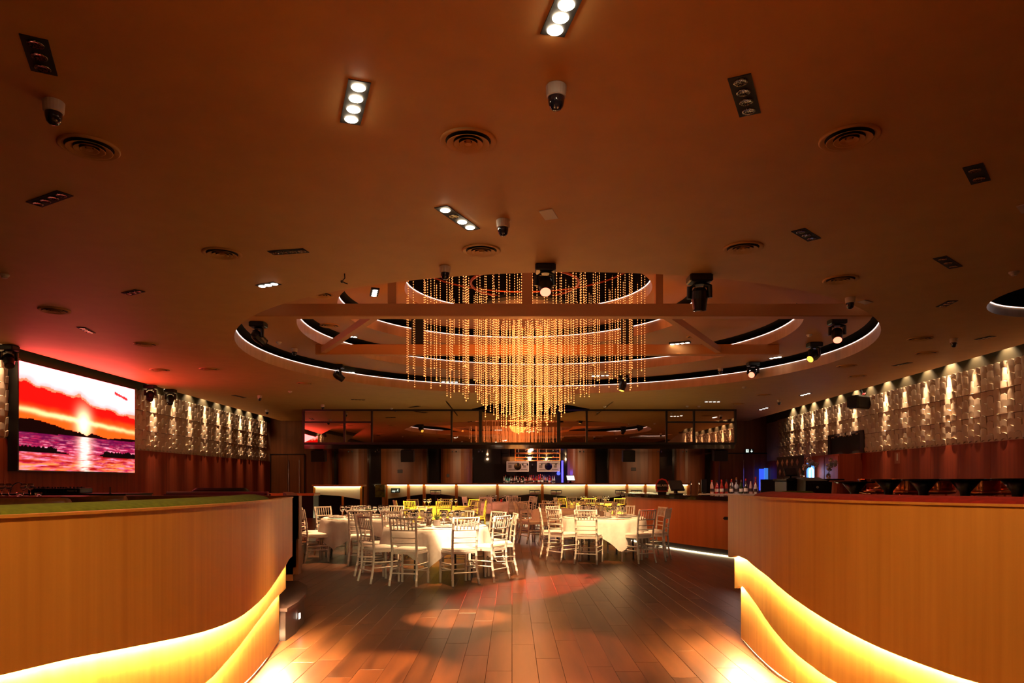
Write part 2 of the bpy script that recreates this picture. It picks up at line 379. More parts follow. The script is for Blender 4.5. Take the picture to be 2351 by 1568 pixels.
# dark recess above the middle of the bar
mb = MB(); mb.box(-2.2, 3.4, 24.2, 27.6, 5.3, 5.35); mb.box(-2.25, -2.2, 24.2, 27.6, 4.1, 5.3); mb.box(3.4, 3.45, 24.2, 27.6, 4.1, 5.3); mb.box(-2.2, 3.4, 24.15, 24.2, 4.11, 5.3); mb.box(-2.2, 3.4, 27.6, 27.65, 4.1, 5.3)
part('ceiling_recess', mb, M_DARK, ceiling)
mb = MB(); mb.tube([(1.75, 25.6, 4.22), (2.3, 26.0, 4.22), (2.7, 26.4, 4.22)], 0.018); part('violet_light_strip', mb, M_PURLED, ceiling)

def tier(n, c, r, z, c_up, r_up, z_up, h=0.25):
    """band around an opening, LED under its top lip, then the next sheet above"""
    mb = MB(); A = lambda rr, zz: [(x, y, zz) for x, y in ring_pts(*c, rr, 120)]
    mb.loft([A(r, z), A(r, z + h), A(r - 0.014, z + h), A(r - 0.014, z + h + 0.008), A(r + 0.05, z + h + 0.008)])
    b = part('trim_%d' % n, mb, M_BAND, None, True); struct(b, 'pale curved band around coffer step %d with light line' % n)
    for p in b.data.polygons: p.use_smooth = False
    mb = MB(); mb.loft([A(r - 0.002, z + h - 0.002), A(r - 0.013, z + h - 0.002), A(r - 0.011, z + h - 0.011), A(r - 0.002, z + h - 0.011), A(r - 0.002, z + h - 0.002)])
    part('light_line', mb, M_LEDC, b)
    if r_up:
        mb = flat_with_holes([ring_pts(*c, r + 1.3, 96), ring_pts(*c_up, r_up, 96)], z_up)
        u = part('ceiling_step', mb, M_TIER, None); struct(u, 'coffer sheet above step %d' % n)
        mb = MB(); mb.loft([A(r + 1.3, z_up), A(r + 1.3, z + 0.02)]); mb.loft([A(r + 1.3, z_up - .004), A(r - .10, z_up - .004)]); part('coffer_side_shade', mb, M_DARK, u)  # outer side plus black ring painting in the shade above the lip
    return b
ZB, ZC, ZD = 4.50, 4.90, 5.30
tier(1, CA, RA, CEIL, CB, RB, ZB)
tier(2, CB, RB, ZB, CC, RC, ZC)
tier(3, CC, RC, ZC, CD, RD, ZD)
tier(4, CD, RD, ZD, None, None, None)
mb = MB(); mb.loft([[(x, y, zz) for x, y in ring_pts(*CD, RD + 0.9, 64)] for zz in (5.32, 7.6)], False, True); struct(part('ceiling_shaft', mb, M_DARK), 'black shaft above the bead chandelier')
tier(5, SIDE, RS, CEIL, None, None, None, 0.16)
mb = MB(); mb.loft([[(x, y, zz) for x, y in ring_pts(*SIDE, RS + 0.3, 48)] for zz in (4.12, 4.7)], False, True); struct(part('ceiling_dome', mb, M_DARK), 'dark side coffer at right')

# crossing beams in the coffer
def beam(name, x0, x1, y, z0, z1, lab, dy=0.16):
    mb = MB(); mb.bbox(x0, x1, y - dy / 2, y + dy / 2, z0, z1, 0.01)
    return tag(part(name, mb, M_TIER), lab, 'beam')
chord = lambda y: math.sqrt(RA * RA - (y - CA[1]) ** 2)
BY1, BY2 = 11.72, 16.2
b1 = tag(obj('ceiling_beam', None), 'long front beam crossing the round coffer before the chandelier', 'beam')
mb = MB(); mb.bbox(CA[0] - chord(BY1) - 0.02, CA[0] + chord(BY1) + 0.02, BY1, BY1 + 0.22, 4.10, 4.31, 0.012); part('span', mb, M_TIER, b1)
for x, w in ((-1.97, 0.14), (0.25, 0.17), (2.42, 0.12)):
    mb = MB(); mb.box(x - w / 2, x + w / 2, BY1 + 0.04, BY1 + 0.18, 4.30, ZC + (0.42 if abs(x) < 1 else 0.40)); part('hanger_post', mb, M_TIER, b1)
b2 = tag(obj('ceiling_beam', None), 'rear beam crossing the round coffer behind the chandelier', 'beam')
mb = MB(); mb.bbox(-4.45, 6.05, BY2, BY2 + 0.22, 4.27, 4.50, 0.012); part('span', mb, M_TIER, b2)
for x in (-2.15, 2.62):
    mb = MB(); mb.box(x - 0.13, x + 0.13, BY2 + 0.04, BY2 + 0.2, 4.5, 5.6); part('hanger_post', mb, M_DARK, b2)
for (xa, xb, side) in ((-2.2, -4.25, 'left'), (2.5, 4.65, 'right')):
    mb = MB(); p, q = Vector((xa, BY1 + 0.235, 4.17)), Vector((xb, BY2 - 0.035, 4.30)); d = (q - p).normalized(); nrm = Vector((-d.y, d.x, 0)) * 0.06
    for zz in (0,):
        mb.add([p - nrm, p + nrm, q + nrm, q - nrm] + [v + Vector((0, 0, 0.13)) for v in (p - nrm, p + nrm, q + nrm, q - nrm)],
               [(0, 1, 2, 3), (4, 7, 6, 5), (0, 4, 5, 1), (1, 5, 6, 2), (2, 6, 7, 3), (3, 7, 4, 0)])
    tag(part('diagonal_brace', mb, M_TIER), 'slanting brace tying the two coffer beams on the %s' % side, 'brace')

# ------------------------------------------------------------------ wall-washing cove spots
def cove_spot(loc, X, sgn, tgt, e):
    t = thing('cove_spotlight', 'small spotlight in the cove above the %s relief wall, %s metres from the viewer' % ('right' if sgn > 0 else 'left', ('%.1f' % loc[1])), 'spotlight', loc, 0, 'cove spots of the %s wall' % ('right' if sgn > 0 else 'left'))
    mb = MB(); mb.lathe([(0.03, 0.0), (0.035, 0.06), (0.03, 0.10)], 10); part('lamp_body', mb, M_BLACK, t)
    light('SPOT', 'spot_beam', (-sgn * .10, 0, -0.01), e, (1.0, 0.68, 0.40), t, target=(sgn * 0.19, 0, -1.5), spot=24, blend=1.0, radius=0.015)
    light('SPOT', 'spot_spill', (0, 0, -0.012), e * .05, (1.0, 0.70, 0.42), t, target=(sgn * .1, 0, -1), spot=110, blend=.7, radius=0.02)
    return t
def y_on_wall(px, X0, slope, y0): # pixel column -> distance along a side wall X = X0 + slope*(y-y0)
    k = (px - CX) / F; return (X0 - slope * y0) / (k - slope)
for i, px in enumerate((2313.8, 2242, 2183.4, 2129.7, 2081, 2037.6, 1999, 1966, 1930, 1899.6, 1869, 1844.6, 1821.6)):
    y = y_on_wall(px, 10.60, 0.045, 14.8); cove_spot((XR(y) - 0.15, y, 4.46), XR, 1, None, (30, 24, 62, 30, 22, 50, 26, 46, 34, 40, 52, 34, 48)[i] * 13.0)
for y in (14.1, 13.0): cove_spot((XR(y) - 0.15, y, 4.46), XR, 1, None, 300)
for i, px in enumerate((348, 394, 432, 466, 498, 523, 548.6, 571, 598)):
    y = y_on_wall(px, -10.45, -0.020, 15); cove_spot((XL(y) + 0.15, y, 4.46), XL, -1, None, (60, 30, 40, 38, 30, 32, 46, 36, 60)[i] * 13.0)
for y in (13.4, 14.5): cove_spot((XL(y) + 0.15, y, 4.46), XL, -1, None, 300)
NTH = ['first', 'second', 'third', 'fourth', 'fifth', 'sixth', 'seventh', 'eighth', 'ninth', 'tenth', 'eleventh', 'twelfth', 'thirteenth', 'fourteenth', 'fifteenth', 'sixteenth']
for sd in ('right', 'left'):
    row = sorted([q for q in COL.objects if q.get('group') == 'cove spots of the %s wall' % sd], key=lambda q: q.location.y)
    for k, q in enumerate(row): q['label'] = 'small spotlight in the cove above the %s relief wall, %s from the viewer' % (sd, NTH[k])

# ------------------------------------------------------------------ curved booth walls with wavy light grooves
def offset_line(P, off, side):
    out = []
    for i, p in enumerate(P):
        t = (P[min(i + 1, len(P) - 1)] - P[max(i - 1, 0)]).normalized()
        out.append(Vector((p.x, p.y)) + Vector((-t.y, t.x)) * off * side)
    return out
def ray_hit(P, k):
    for a, b in zip(P, P[1:]):
        fa, fb = a.x - k * a.y, b.x - k * b.y
        if fa * fb <= 0 and fa != fb:
            return (a + (b - a) * (fa / (fa - fb))).y
    return None
def edge_fn(P, pix):
    hits = []
    for px, py in pix:
        y = ray_hit(P, (px - CX) / F)
        if y: hits.append((y, EYE - (py - HY) / F * y))
    hits.sort()
    def z(y):
        if y <= hits[0][0]: return hits[0][1]
        if y >= hits[-1][0]: return hits[-1][1]
        for (a, za), (b, zb) in zip(hits, hits[1:]):
            if a <= y <= b: return za + (zb - za) * (y - a) / max(b - a, 1e-6)
    return z
def smooth_list(v, k=2):
    return [sum(v[max(0, i - k):i + k + 1]) / len(v[max(0, i - k):i + k + 1]) for i in range(len(v))]
def booth(name, label, plan, side, ztop, edges, cushion, cush_from, pad_label):
    """plan runs from the far end towards the viewer; side=+1/-1 says on which hand the lounge lies"""
    P = [Vector((p.x, p.y)) for p in spline(plan, 14)]
    t = thing(name, label, 'booth wall')
    offs = [0.0, 0.055, 0.11, 0.15]
    L = [offset_line(P, o_, side) for o_ in offs]
    zt = [ztop] + [None] * 3; zfun = [edge_fn(L[i], edges[i]) for i in range(3)]
    prev = [ztop] * len(P)
    for i in range(4):
        n = len(P); top = prev if i == 0 else [min(ztop - 0.02, z + 0.14) for z in prev]
        bot = smooth_list([max(0.03, zfun[i](p.y)) for p in L[i]]) if i < 3 else [0.0] * n
        th = 0.035; B = offset_line(L[i], th, side)
        mb = MB(); rings = []
        for k in range(n):
            f, b = L[i][k], B[k]
            rings.append([(f.x, f.y, top[k]), (f.x, f.y, bot[k]), (b.x, b.y, bot[k]), (b.x, b.y, top[k])])
        mb.loft(rings, True, True)
        part(('upper_panel', 'middle_panel', 'lower_panel', 'plinth')[i], mb, M_OAK, t)
        if i < 3:
            S = offset_line(P, offs[i] + 0.044, side)
            mb = MB(); mb.tube([(S[k].x, S[k].y, bot[k] + 0.014) for k in range(n)], 0.006, 5)
            part('light_strip', mb, M_LED, t)
            F0, F1 = offset_line(P, offs[i] + 0.02, side), offset_line(P, offs[i] + 0.075, side); mb = MB()
            mb.loft([[(F0[k].x, F0[k].y, bot[k] + 0.026), (F1[k].x, F1[k].y, bot[k] + 0.026), (F1[k].x, F1[k].y, bot[k] + 0.045), (F0[k].x, F0[k].y, bot[k] + 0.045)] for k in range(n)], True, True)
            part('strip_light_stop', mb, M_OAK, t)  # unseen filler added to keep strip light from leaking upward
        prev = bot
    # flat cap and padded bolster
    C0, C1 = offset_line(P, -0.008, side), offset_line(P, 0.055, side); mb = MB()
    mb.loft([[(a.x, a.y, ztop + 0.012), (a.x, a.y, ztop), (b.x, b.y, ztop), (b.x, b.y, ztop + 0.012)] for a, b in zip(C0, C1)], True, True); part('cap', mb, M_OAK, t)
    mb = MB(); Bk = offset_line(P, 0.46, side)
    mb.loft([[(a.x, a.y, 0), (a.x, a.y, ztop - 0.06), (b.x, b.y, ztop - 0.06), (b.x, b.y, 0)] for a, b in zip(offset_line(P, 0.19, side), Bk)], True, True); part('core', mb, M_BACKWOOD, t)
    idx = [k for k in range(len(P)) if P[k].y <= cush_from]; mb = MB(); rings = []
    for k in idx:
        tt = (P[min(k + 1, len(P) - 1)] - P[max(k - 1, 0)]).normalized(); nn = Vector((-tt.y, tt.x)) * side
        r = []
        for a in range(9):
            u = a / 8; w = 0.07 + 0.36 * u; r.append((P[k].x + nn.x * w, P[k].y + nn.y * w, ztop - 0.015 + 0.06 * math.sin(PI * min(1, max(0, u))) ** 0.5 + 0.0))
        rings.append(r)
    mb.loft(rings, True, True); part('bolster', mb, cushion, t, True)['label'] = pad_label
    return t
booth('booth_wall', 'curved oak booth wall on the left with two glowing wavy grooves', 
      [(-1.90, 6.2), (-1.78, 5.5), (-1.71, 4.85), (-1.73, 4.1), (-1.82, 3.4), (-2.02, 2.75), (-2.4, 2.1), (-2.9, 1.6)], -1, 1.255,
      [[(0, 1550.6), (151, 1514), (302, 1485.6), (438, 1458), (484, 1446), (550, 1419), (605, 1372), (635, 1331), (664, 1283), (673, 1269)],
       [(476, 1568), (544, 1490), (590, 1428), (629, 1377), (655, 1352.5), (664, 1346)],
       [(565.5, 1568), (605, 1520), (635, 1479.5), (653, 1449)]], M_GREEN, 5.6, 'moss green padded top')
booth('booth_wall', 'curved oak booth wall on the right with two glowing wavy grooves', 
      [(1.90, 6.3), (1.82, 5.6), (1.80, 5.0), (1.92, 4.4), (2.15, 3.9), (2.53, 3.45), (3.1, 3.0), (3.9, 2.6)], 1, 1.275,
      [[(1676, 1281), (1690, 1275), (1712.6, 1283), (1761, 1321), (1821.4, 1373.7), (1882, 1414.5), (1942, 1449), (2033, 1493), (2124, 1528), (2239, 1568)],
       [(1687, 1355.5), (1697.5, 1342), (1712.6, 1354), (1740, 1393), (1776, 1445), (1821, 1496), (1867, 1532), (1918, 1568)],
       [(1697.5, 1445), (1712.6, 1476.5), (1746, 1514), (1802, 1568)]], M_REDVEL, 5.75, 'crimson padded top')
# darker stepped booth end further back on the left
t = thing('booth_wall', 'dark brown stepped booth end behind the left oak wall', 'booth wall')
for (w, z0, z1) in ((-2.42, 0.74, 1.235), (-2.455, 0.42, 0.76), (-2.49, 0.10, 0.44), (-2.53, 0.0, 0.12)):
    mb = MB(); mb.prism([(w, 8.15), (w - 0.50, 9.7), (w - 1.02, 11.2), (w - 1.16, 11.2), (w - 0.64, 9.7), (w - 0.14, 8.15)], z0, z1); part('stepped_panel', mb, M_BACKWOOD, t)
mb = MB(); mb.box(-5.6, -2.43, 8.15, 8.28, 0.34, 1.235); part('return_panel', mb, M_BACKWOOD, t)
mb = MB(); mb.box(-2.60, -2.50, 8.10, 8.115, 0.085, 0.10); part('light_strip', mb, mat('far booth LED', (1, .9, .7), .5, emit=(1, .6, .2), es=60), t)
t = thing('curved_step', 'low black curved step beside the end of the left oak wall', 'step')
mb = MB(); mb.prism([(-1.985, 6.28), (-1.99, 6.6), (-2.06, 7.1), (-2.2, 7.6), (-2.4, 7.95), (-2.6, 7.95), (-2.6, 6.28)], 0.0, 0.26); part('riser', mb, M_BOARD, t)
mb = MB(); mb.prism([(-1.965, 6.26), (-1.97, 6.6), (-2.04, 7.11), (-2.18, 7.63), (-2.38, 7.99), (-2.6, 7.99), (-2.6, 6.26)], 0.26, 0.29); part('tread', mb, M_BOARD, t)
mb = MB(); mb.box(-1.984, -1.978, 6.66, 6.70, 0.12, 0.17); part('marker_light', mb, M_LAMPDIM, t)

# ------------------------------------------------------------------ LED video wall with a sunset
from mathutils import noise as mnoise
def sm(a, b, x):
    t_ = max(0.0, min(1.0, (x - a) / (b - a))); return t_ * t_ * (3 - 2 * t_)
def mix3(a, b, t_): return tuple(a[i] + (b[i] - a[i]) * t_ for i in range(3))
def pw(x, tab):
    for (a, b), (c, d) in zip(tab, tab[1:]):
        if x <= c: return b + (d - b) * max(0, min(1, (x - a) / (c - a)))
    return tab[-1][1]
def sunset(u, v):
    N = lambda sx, sy, oc=4: mnoise.fractal(Vector((u * sx, v * sy, 3.1)), 1.0, 2.0, oc)
    WHT, RED, ORG = (7.5, .60, .66), (0.55, 0.003, 0.002), (.85, 0.075, 0.005)
    top = pw(u, [(0, .84), (.12, .81), (.38, .785), (.46, .80), (.52, .755), (.68, .70), (.85, .685), (1, .675)]) + 0.03 * N(9, 9)
    c = mix3((1.4, 0.30, 0.28), WHT, sm(-.02, .10, v - top)) if v > top else RED
    if v > top - 0.02 and v <= top: c = mix3(RED, (1.2, .3, .15), 0.5)
    if .78 < u < .92 and abs(v - (.905 - .12 * (u - .78) / .14 * .4)) < .014 + .008 * N(20, 5): c = (0.5, 0.02, 0.02)
    low = .63 + .02 * N(8, 8) - .05 * u
    c = mix3(ORG, c, sm(low - .10, low + .03, v))
    st = .565 - .09 * u + .012 * N(10, 4); c = mix3(c, (1.5, .75, .30), 0.9 * math.exp(-((v - st) / .022) ** 2) * (0.5 + .5 * math.exp(-((u - .42) / .35) ** 2)))
    du, dv = (u - .49) / .055, (v - .50) / .13
    c = mix3(c, (2.0, .95, .5), min(1, 1.1 * math.exp(-(du * du + dv * dv))))
    if u > .78 and .56 < v < .66: c = mix3(c, RED, .8 * sm(.78, .86, u) * sm(.56, .60, v) * sm(.66, .62, v))
    mt = pw(u, [(0, .475), (.09, .487), (.24, .455), (.35, .42), (.46, .405), (.52, .375), (.56, .415), (.64, .39), (.72, .372), (.8, .39), (1, .40)]) + .006 * N(30, 2)
    if v < mt: c = (0.003, 0.0002, 0.0003)
    if v < .355 + .012 * u:
        f = sm(.355, .14, v); w = N(14, 90, 5)
        c = mix3((.09, .0015, .03), (0.36, .012, .05), max(0, min(1, f * .8 + .9 * w)))
        c = mix3(c, (.85, .16, .04), sm(.2, .06, v) * max(0, min(1, .55 + 1.3 * N(7, 45, 4))))
        c = mix3(c, (.7, .18, .26), max(0, N(9, 60, 5) * 2.2 - .2) * sm(.36, .24, v))
        c = mix3(c, (1.6, .75, .62), min(1, math.exp(-((u - .50) / .05) ** 2) * (0.55 + .9 * abs(N(9, 50)))))
        if v < .19: c = mix3(c, (.25, .004, .004), max(0, min(1, -2.2 * N(6, 40, 4))))
        r1 = .165 + (.075 if u < .27 else .035) * max(0, min(1, (.40 - u) / .12)) * (0.7 + .8 * abs(N(16, 1))); r2 = .175 + .055 * max(0, min(1, (u - .62) / .08)) * (0.7 + .8 * abs(N(18, 1)))
        if (u < .40 and .17 < v < r1) or (u > .62 and .18 - .02 * u < v < r2): c = (0.002, 0.0003, 0.0005)
    return c
SY0, SY1, SZ0, SZ1 = 14.82, 19.55, 1.635, 3.90
sx = lambda y: XL(y) + 0.25
vw = thing('video_wall', 'large LED screen showing a red sunset over water', 'screen')
mb = MB(); mb.add([(sx(SY0) - .004, SY0 - .03, SZ0 - .02), (sx(SY1) - .004, SY1 + .01, SZ0 - .02), (sx(SY1) - .004, SY1 + .01, SZ1 + .02), (sx(SY0) - .004, SY0 - .03, SZ1 + .02),
                   (XL(SY0) + .035, SY0 - .03, SZ0 - .02), (XL(SY1) + .035, SY1 + .01, SZ0 - .02), (XL(SY1) + .035, SY1 + .01, SZ1 + .02), (XL(SY0) + .035, SY0 - .03, SZ1 + .02)],
                  [(0, 1, 2, 3), (4, 7, 6, 5), (0, 4, 5, 1), (1, 5, 6, 2), (2, 6, 7, 3), (3, 7, 4, 0)]); part('cabinet', mb, M_BLACK, vw)
NU, NV = 250, 120; mb = MB()
mb.v = [(sx(SY0 + (SY1 - SY0) * i / NU), SY0 + (SY1 - SY0) * i / NU, SZ0 + (SZ1 - SZ0) * j / NV) for j in range(NV + 1) for i in range(NU + 1)]
mb.f = [(j * (NU + 1) + i, j * (NU + 1) + i + 1, (j + 1) * (NU + 1) + i + 1, (j + 1) * (NU + 1) + i) for j in range(NV) for i in range(NU)]; mb.m = [0] * len(mb.f)
m = bpy.data.materials.new('sunset picture'); m.use_nodes = True; nt = m.node_tree; b = nt.nodes['Principled BSDF']
at = nt.nodes.new('ShaderNodeAttribute'); at.attribute_name = 'picture'; nt.links.new(at.outputs['Color'], b.inputs['Emission Color']); b.inputs['Emission Strength'].default_value = 1.15
b.inputs['Base Color'].default_value = (.003, .003, .003, 1); b.inputs['Roughness'].default_value = .6; b.inputs['Specular IOR Level'].default_value = .1
me = mb.mesh('picture', m); ca = me.color_attributes.new('picture', 'FLOAT_COLOR', 'POINT')
buf = []
for j in range(NV + 1):
    for i in range(NU + 1): buf += [*sunset(i / NU, j / NV), 1.0]
ca.data.foreach_set('color', buf)
for p in me.polygons: p.use_smooth = False
obj('picture', me, vw)

# ------------------------------------------------------------------ bead chandelier
ch = thing('bead_chandelier', 'huge chandelier of hanging strings of glowing amber beads', 'chandelier', (0.27, 14.9, 0))
bead = [(0, 0, .0125), (.0105, 0, 0), (0, .0105, 0), (-.0105, 0, 0), (0, -.0105, 0), (0, 0, -.0125)]
bf = [(0, 1, 2), (0, 2, 3), (0, 3, 4), (0, 4, 1), (5, 2, 1), (5, 3, 2), (5, 4, 3), (5, 1, 4)]
STR = {}
def strand_mesh(length):
    k = round(length / 0.1)
    if k not in STR:
        mb = MB(); mb.tube([(0, 0, 0), (0, 0, -k * 0.1)], 0.0035, 3, 1)
        z = -0.05
        while z > -k * 0.1:
            mb.add([(a, b_, c + z) for a, b_, c in bead], bf, 0); z -= 0.05
        mb.add([(a * 1.5, b_ * 1.5, c * 1.5 - k * 0.1) for a, b_, c in bead], bf, 0)
        STR[k] = mb.mesh('bead_string', [M_BEAD, M_CORD])
    return STR[k]
rings = [(2.44, 26, 5.9, 3.40, 3.75), (2.15, 26, 5.9, 3.30, 3.75), (1.85, 24, 5.8, 3.25, 3.65), (1.55, 26, 5.8, 3.15, 3.55), (1.25, 26, 5.7, 3.05, 3.40), (0.98, 24, 5.6, 2.95, 3.25),
         (0.80, 26, 5.0, 2.72, 2.95), (0.62, 22, 4.9, 2.62, 2.85), (0.45, 20, 4.75, 2.55, 2.75), (0.30, 16, 4.7, 2.44, 2.56), (0.15, 8, 4.65, 2.40, 2.48)]
for r, n, zt_, lo, hi in rings:
    a0 = random.random() * 6
    for k in range(n):
        a = a0 + 2 * PI * k / n + random.uniform(-.09, .09) * (1 if r > 1 else .4); rr = r + random.uniform(-.08, .08) * (1 if r > 1 else .5)
        zt2 = zt_ - random.uniform(0, .35) * (1 if r > .9 else .4)
        obj('bead_string', strand_mesh(zt2 - random.uniform(lo, hi)), ch, (rr * math.cos(a), rr * math.sin(a), zt2))
def torus(R, r, c, n=48, k=6):
    mb = MB(); mb.loft([[(c[0] + (R + r * math.cos(2 * PI * j / k)) * math.cos(2 * PI * i / n), c[1] + (R + r * math.cos(2 * PI * j / k)) * math.sin(2 * PI * i / n), c[2] + r * math.sin(2 * PI * j / k)) for j in range(k)] for i in range(n + 1)]); return mb
part('support_hoop', torus(1.15, .03, (0, 0.4, 5.62)), M_HOOP, ch); part('support_hoop', torus(2.3, .025, (0, 0, 5.95)), M_HOOP, ch)
mb = MB(); mb.lathe([(0.75, 5.0), (0.85, 5.04), (0.85, 5.10), (0.2, 5.14)], 32); part('inner_plate', mb, M_DARK, ch)
light('POINT', 'chandelier_glow', (0, 0, 3.0), 60, (1.0, 0.36, 0.08), ch, radius=0.5)
light('POINT', 'chandelier_glow', (0, 0, 4.55), 40, (1.0, 0.22, 0.04), ch, radius=0.5)

# ------------------------------------------------------------------ ceiling fittings
VENTP = None
def vent(px, py, z, where):
    global VENTP
    p = on_z(px, py, z); lab = 'round stepped air diffuser ' + where
    if VENTP is None:
        t = thing('air_diffuser', lab, 'air vent', p); mb = MB(); r0 = .225
        mb.lathe([(r0 * .99, 0.0), (r0 * 1.0, -.012), (r0 * .95, -.022), (r0 * .80, -.006)], 32, cap0=False, cap1=False); part('outer_ring', mb, M_CEIL, t, True)
        for k, (ra, rb) in enumerate(((.74, .52), (.50, .33), (.30, .14))):
            mb = MB(); mb.lathe([(r0 * rb, -.008), (r0 * ra, -.030), (r0 * (ra + .02), -.029), (r0 * (rb + .03), -.006)], 28, cap0=False, cap1=False); part('cone_ring', mb, M_CEIL, t, True)
        mb = MB(); mb.lathe([(.001, -.032), (r0 * .12, -.030), (r0 * .10, -.010)], 16); part('centre_cap', mb, M_CEIL, t)
        mb = MB(); mb.lathe([(r0 * .95, -.004), (.001, -.004)], 24, cap0=False, cap1=False); part('throat_shade', mb, M_DARK, t)  # flat black disc standing in for shade inside the diffuser
        VENTP = t
    else:
        t = copy_tree(VENTP); t.location = p; t['label'] = lab
    return t
VENTS = [(205, 337, 0, 'at far left near the dome camera'), (1075, 323, 0, 'in the middle of the near ceiling'), (1950, 315, 0, 'at right of the near ceiling'),
  (510, 581, 0, 'left of the coffer near the four-lamp downlight'), (1105, 574, 0, 'just before the coffer edge'), (1706, 568, 0, 'right of the coffer edge, larger of the pair'),
  (1930, 641, 0, 'above the white ceiling camera on the right'), (125, 712, 0, 'in the red glow at far left'), (335, 790, 0, 'in the red glow left of the coffer rim'),
  (366, 849, 0, 'in the red glow nearest the screen corner'), (480, 847, 0, 'in the red glow below the coffer rim'), (735, 676, 1, 'on the first coffer step at left front'),
  (757, 747, 2, 'on the second coffer step at left'), (1659, 727, 1, 'on the coffer step at right front'), (1597, 773, 2, 'on the second coffer step at right'),
  (2112, 777, 0, 'right of the coffer rim, nearest of four'), (2127, 810, 0, 'right of the coffer rim, second of four'), (1944, 840, 0, 'right of the coffer rim, third of four'),
  (1968, 863, 0, 'right of the coffer rim, farthest of four'), (1754, 906, 0, 'behind the coffer at right, nearer of two'), (1694, 927, 0, 'behind the coffer at right, farther of two'),
  (865, 864, 1, 'on the first coffer step at left rear'), (700, 880, 0, 'behind the coffer rim at left')]
ZS = (CEIL, ZB, ZC)
for px, py, lv, w in VENTS: vent(px, py, ZS[lv], w)

def downlight(a, b_, n, lit, lv, where, width=0.15, energy=0, cone=70, aim=None, glow=None):
    z = ZS[lv]; A, B = on_z(*a, z), on_z(*b_, z); c = (A + B) / 2; L = (B - A).length; ang = math.atan2((B - A).y, (B - A).x)
    L = max(L, n * 0.115)
    t = thing('recessed_downlight', where, 'downlight', c, ang)
    mb = MB(); mb.box(-L / 2, L / 2, -width / 2, width / 2, -0.006, 0.03); part('frame', mb, M_DARK, t)
    for k in range(n):
        x = -L / 2 + L * (k + .5) / n; r = min(.046, L / n * .44); on = lit and (lit is True or k in lit)
        mb = MB(); mb.lathe([(r, -.0065), (r * 1.06, -.010), (r * .98, -.014)] + ([(r * .7, -.018), (.001, -.020)] if on else [(r * .8, -.011), (r * .3, -.009), (.001, -.009)]), 16, (x, 0, 0), cap0=False, cap1=False)
        part('lamp', mb, (glow or M_LAMPON) if on else M_REFL, t, True)
    if energy: 
        tgt = Vector((0, 0, -1)) if aim is None else Matrix.Rotation(-ang, 3, 'Z') @ (Vector(aim) - c)
        light('SPOT', 'lamp_beam', (0, 0, -.05), energy, (1.0, 0.56, 0.24), t, target=tgt, spot=cone, blend=.6, radius=.05)
    return t
downlight((77, 84), (102, 167), 3, None, 0, 'unlit three-lamp black downlight in the top left corner')
downlight((78, 469), (150, 443), 4, None, 0, 'unlit black downlight at far left below the air vent')
downlight((826, 185), (804, 283), 4, True, 0, 'brightly lit four-lamp downlight left of centre', energy=2100, cone=25)
downlight((1322, -40), (1268, 80), 4, True, 0, 'brightly lit downlight at the top edge', energy=600, cone=30)
dE = downlight((1012, 474), (1088, 527), 4, (0, 2, 3), 0, 'downlight with three lamps lit before the coffer', energy=2400, cone=17)
light('SPOT', 'lamp_beam', (.1, 0, -.05), 1500, (1.0, 0.62, 0.34), dE, target=Matrix.Rotation(-dE.rotation_euler.z, 3, 'Z') @ (Vector((-.55, 10.3, .6)) - dE.location), spot=17, blend=.3, radius=.04)
downlight((1697, 174), (1722, 263), 4, None, 0, 'unlit four-lamp downlight right of the white camera')
downlight((2233, 379), (2252, 418), 2, None, 0, 'unlit small square downlight at far right')
downlight((1832, 527), (1870, 550), 3, None, 0, 'unlit three-lamp downlight above the right air vents')
downlight((2157, 590), (2195, 614), 3, None, 0, 'unlit downlight left of the far right smoke detector')
downlight((628, 580), (696, 575), 4, None, 0, 'unlit four-lamp downlight left of the coffer edge')
downlight((290, 675), (322, 667), 3, None, 0, 'unlit downlight in the red glow above the screen')
downlight((186, 751), (210, 764), 4, None, 0, 'unlit downlight in the shadow patch above the screen')
downlight((602, 656), (630, 651), 3, True, 0, 'lit downlight by the left lip of the coffer', glow=M_LAMPDIM)
downlight((2160, 704), (2188, 690), 3, None, 0, 'unlit downlight left of the dark side coffer')
downlight((2247, 779), (2277, 772), 3, None, 0, 'unlit downlight nearest the right cove')
downlight((2052, 840), (2090, 832), 4, None, 0, 'unlit downlight along the right cove')
downlight((1838, 908), (1860, 902), 3, True, 0, 'lit downlight near the right rear wall', glow=M_LAMPDIM, energy=60, cone=80)
downlight((1743, 941), (1764, 935), 3, True, 0, 'lit downlight farthest right over the exit doors', glow=M_LAMPDIM, energy=50, cone=80)
downlight((1617, 922), (1654, 922), 4, True, 0, 'lit four-lamp downlight behind the coffer at right', glow=M_LAMPDIM, energy=60, cone=70)
downlight((862, 664), (858, 680), 4, True, 2, 'lit four-lamp downlight on the second coffer step at left', glow=M_LAMPDIM, energy=1200, cone=44, aim=(-2.5, 13.0, .75))
downlight((783, 853), (810, 855), 4, True, 1, 'lit downlight on the first coffer step behind the left moving head', glow=M_LAMPDIM)
downlight((1013, 876), (1052, 877), 4, True, 1, 'lit downlight on the coffer step left of the bead strings', glow=M_LAMPDIM, energy=60, cone=60)
downlight((797, 771), (813, 773), 3, True, 2, 'lit downlight on the second coffer step behind the brace', glow=M_LAMPDIM)
downlight((1540, 790), (1582, 786), 4, True, 1, 'lit downlight on the coffer step under the right brace', glow=M_LAMPDIM, energy=50, cone=60)
downlight((1771, 822), (1790, 819), 3, True, 1, 'lit downlight on the coffer step at far right', glow=M_LAMPDIM)
downlight((1357, 863), (1400, 861), 4, True, 1, 'lit downlight on the coffer step right of the bead strings', glow=M_LAMPDIM, energy=60, cone=60)
downlight((808, 917), (836, 918), 4, None, 0, 'unlit downlight behind the coffer at left')
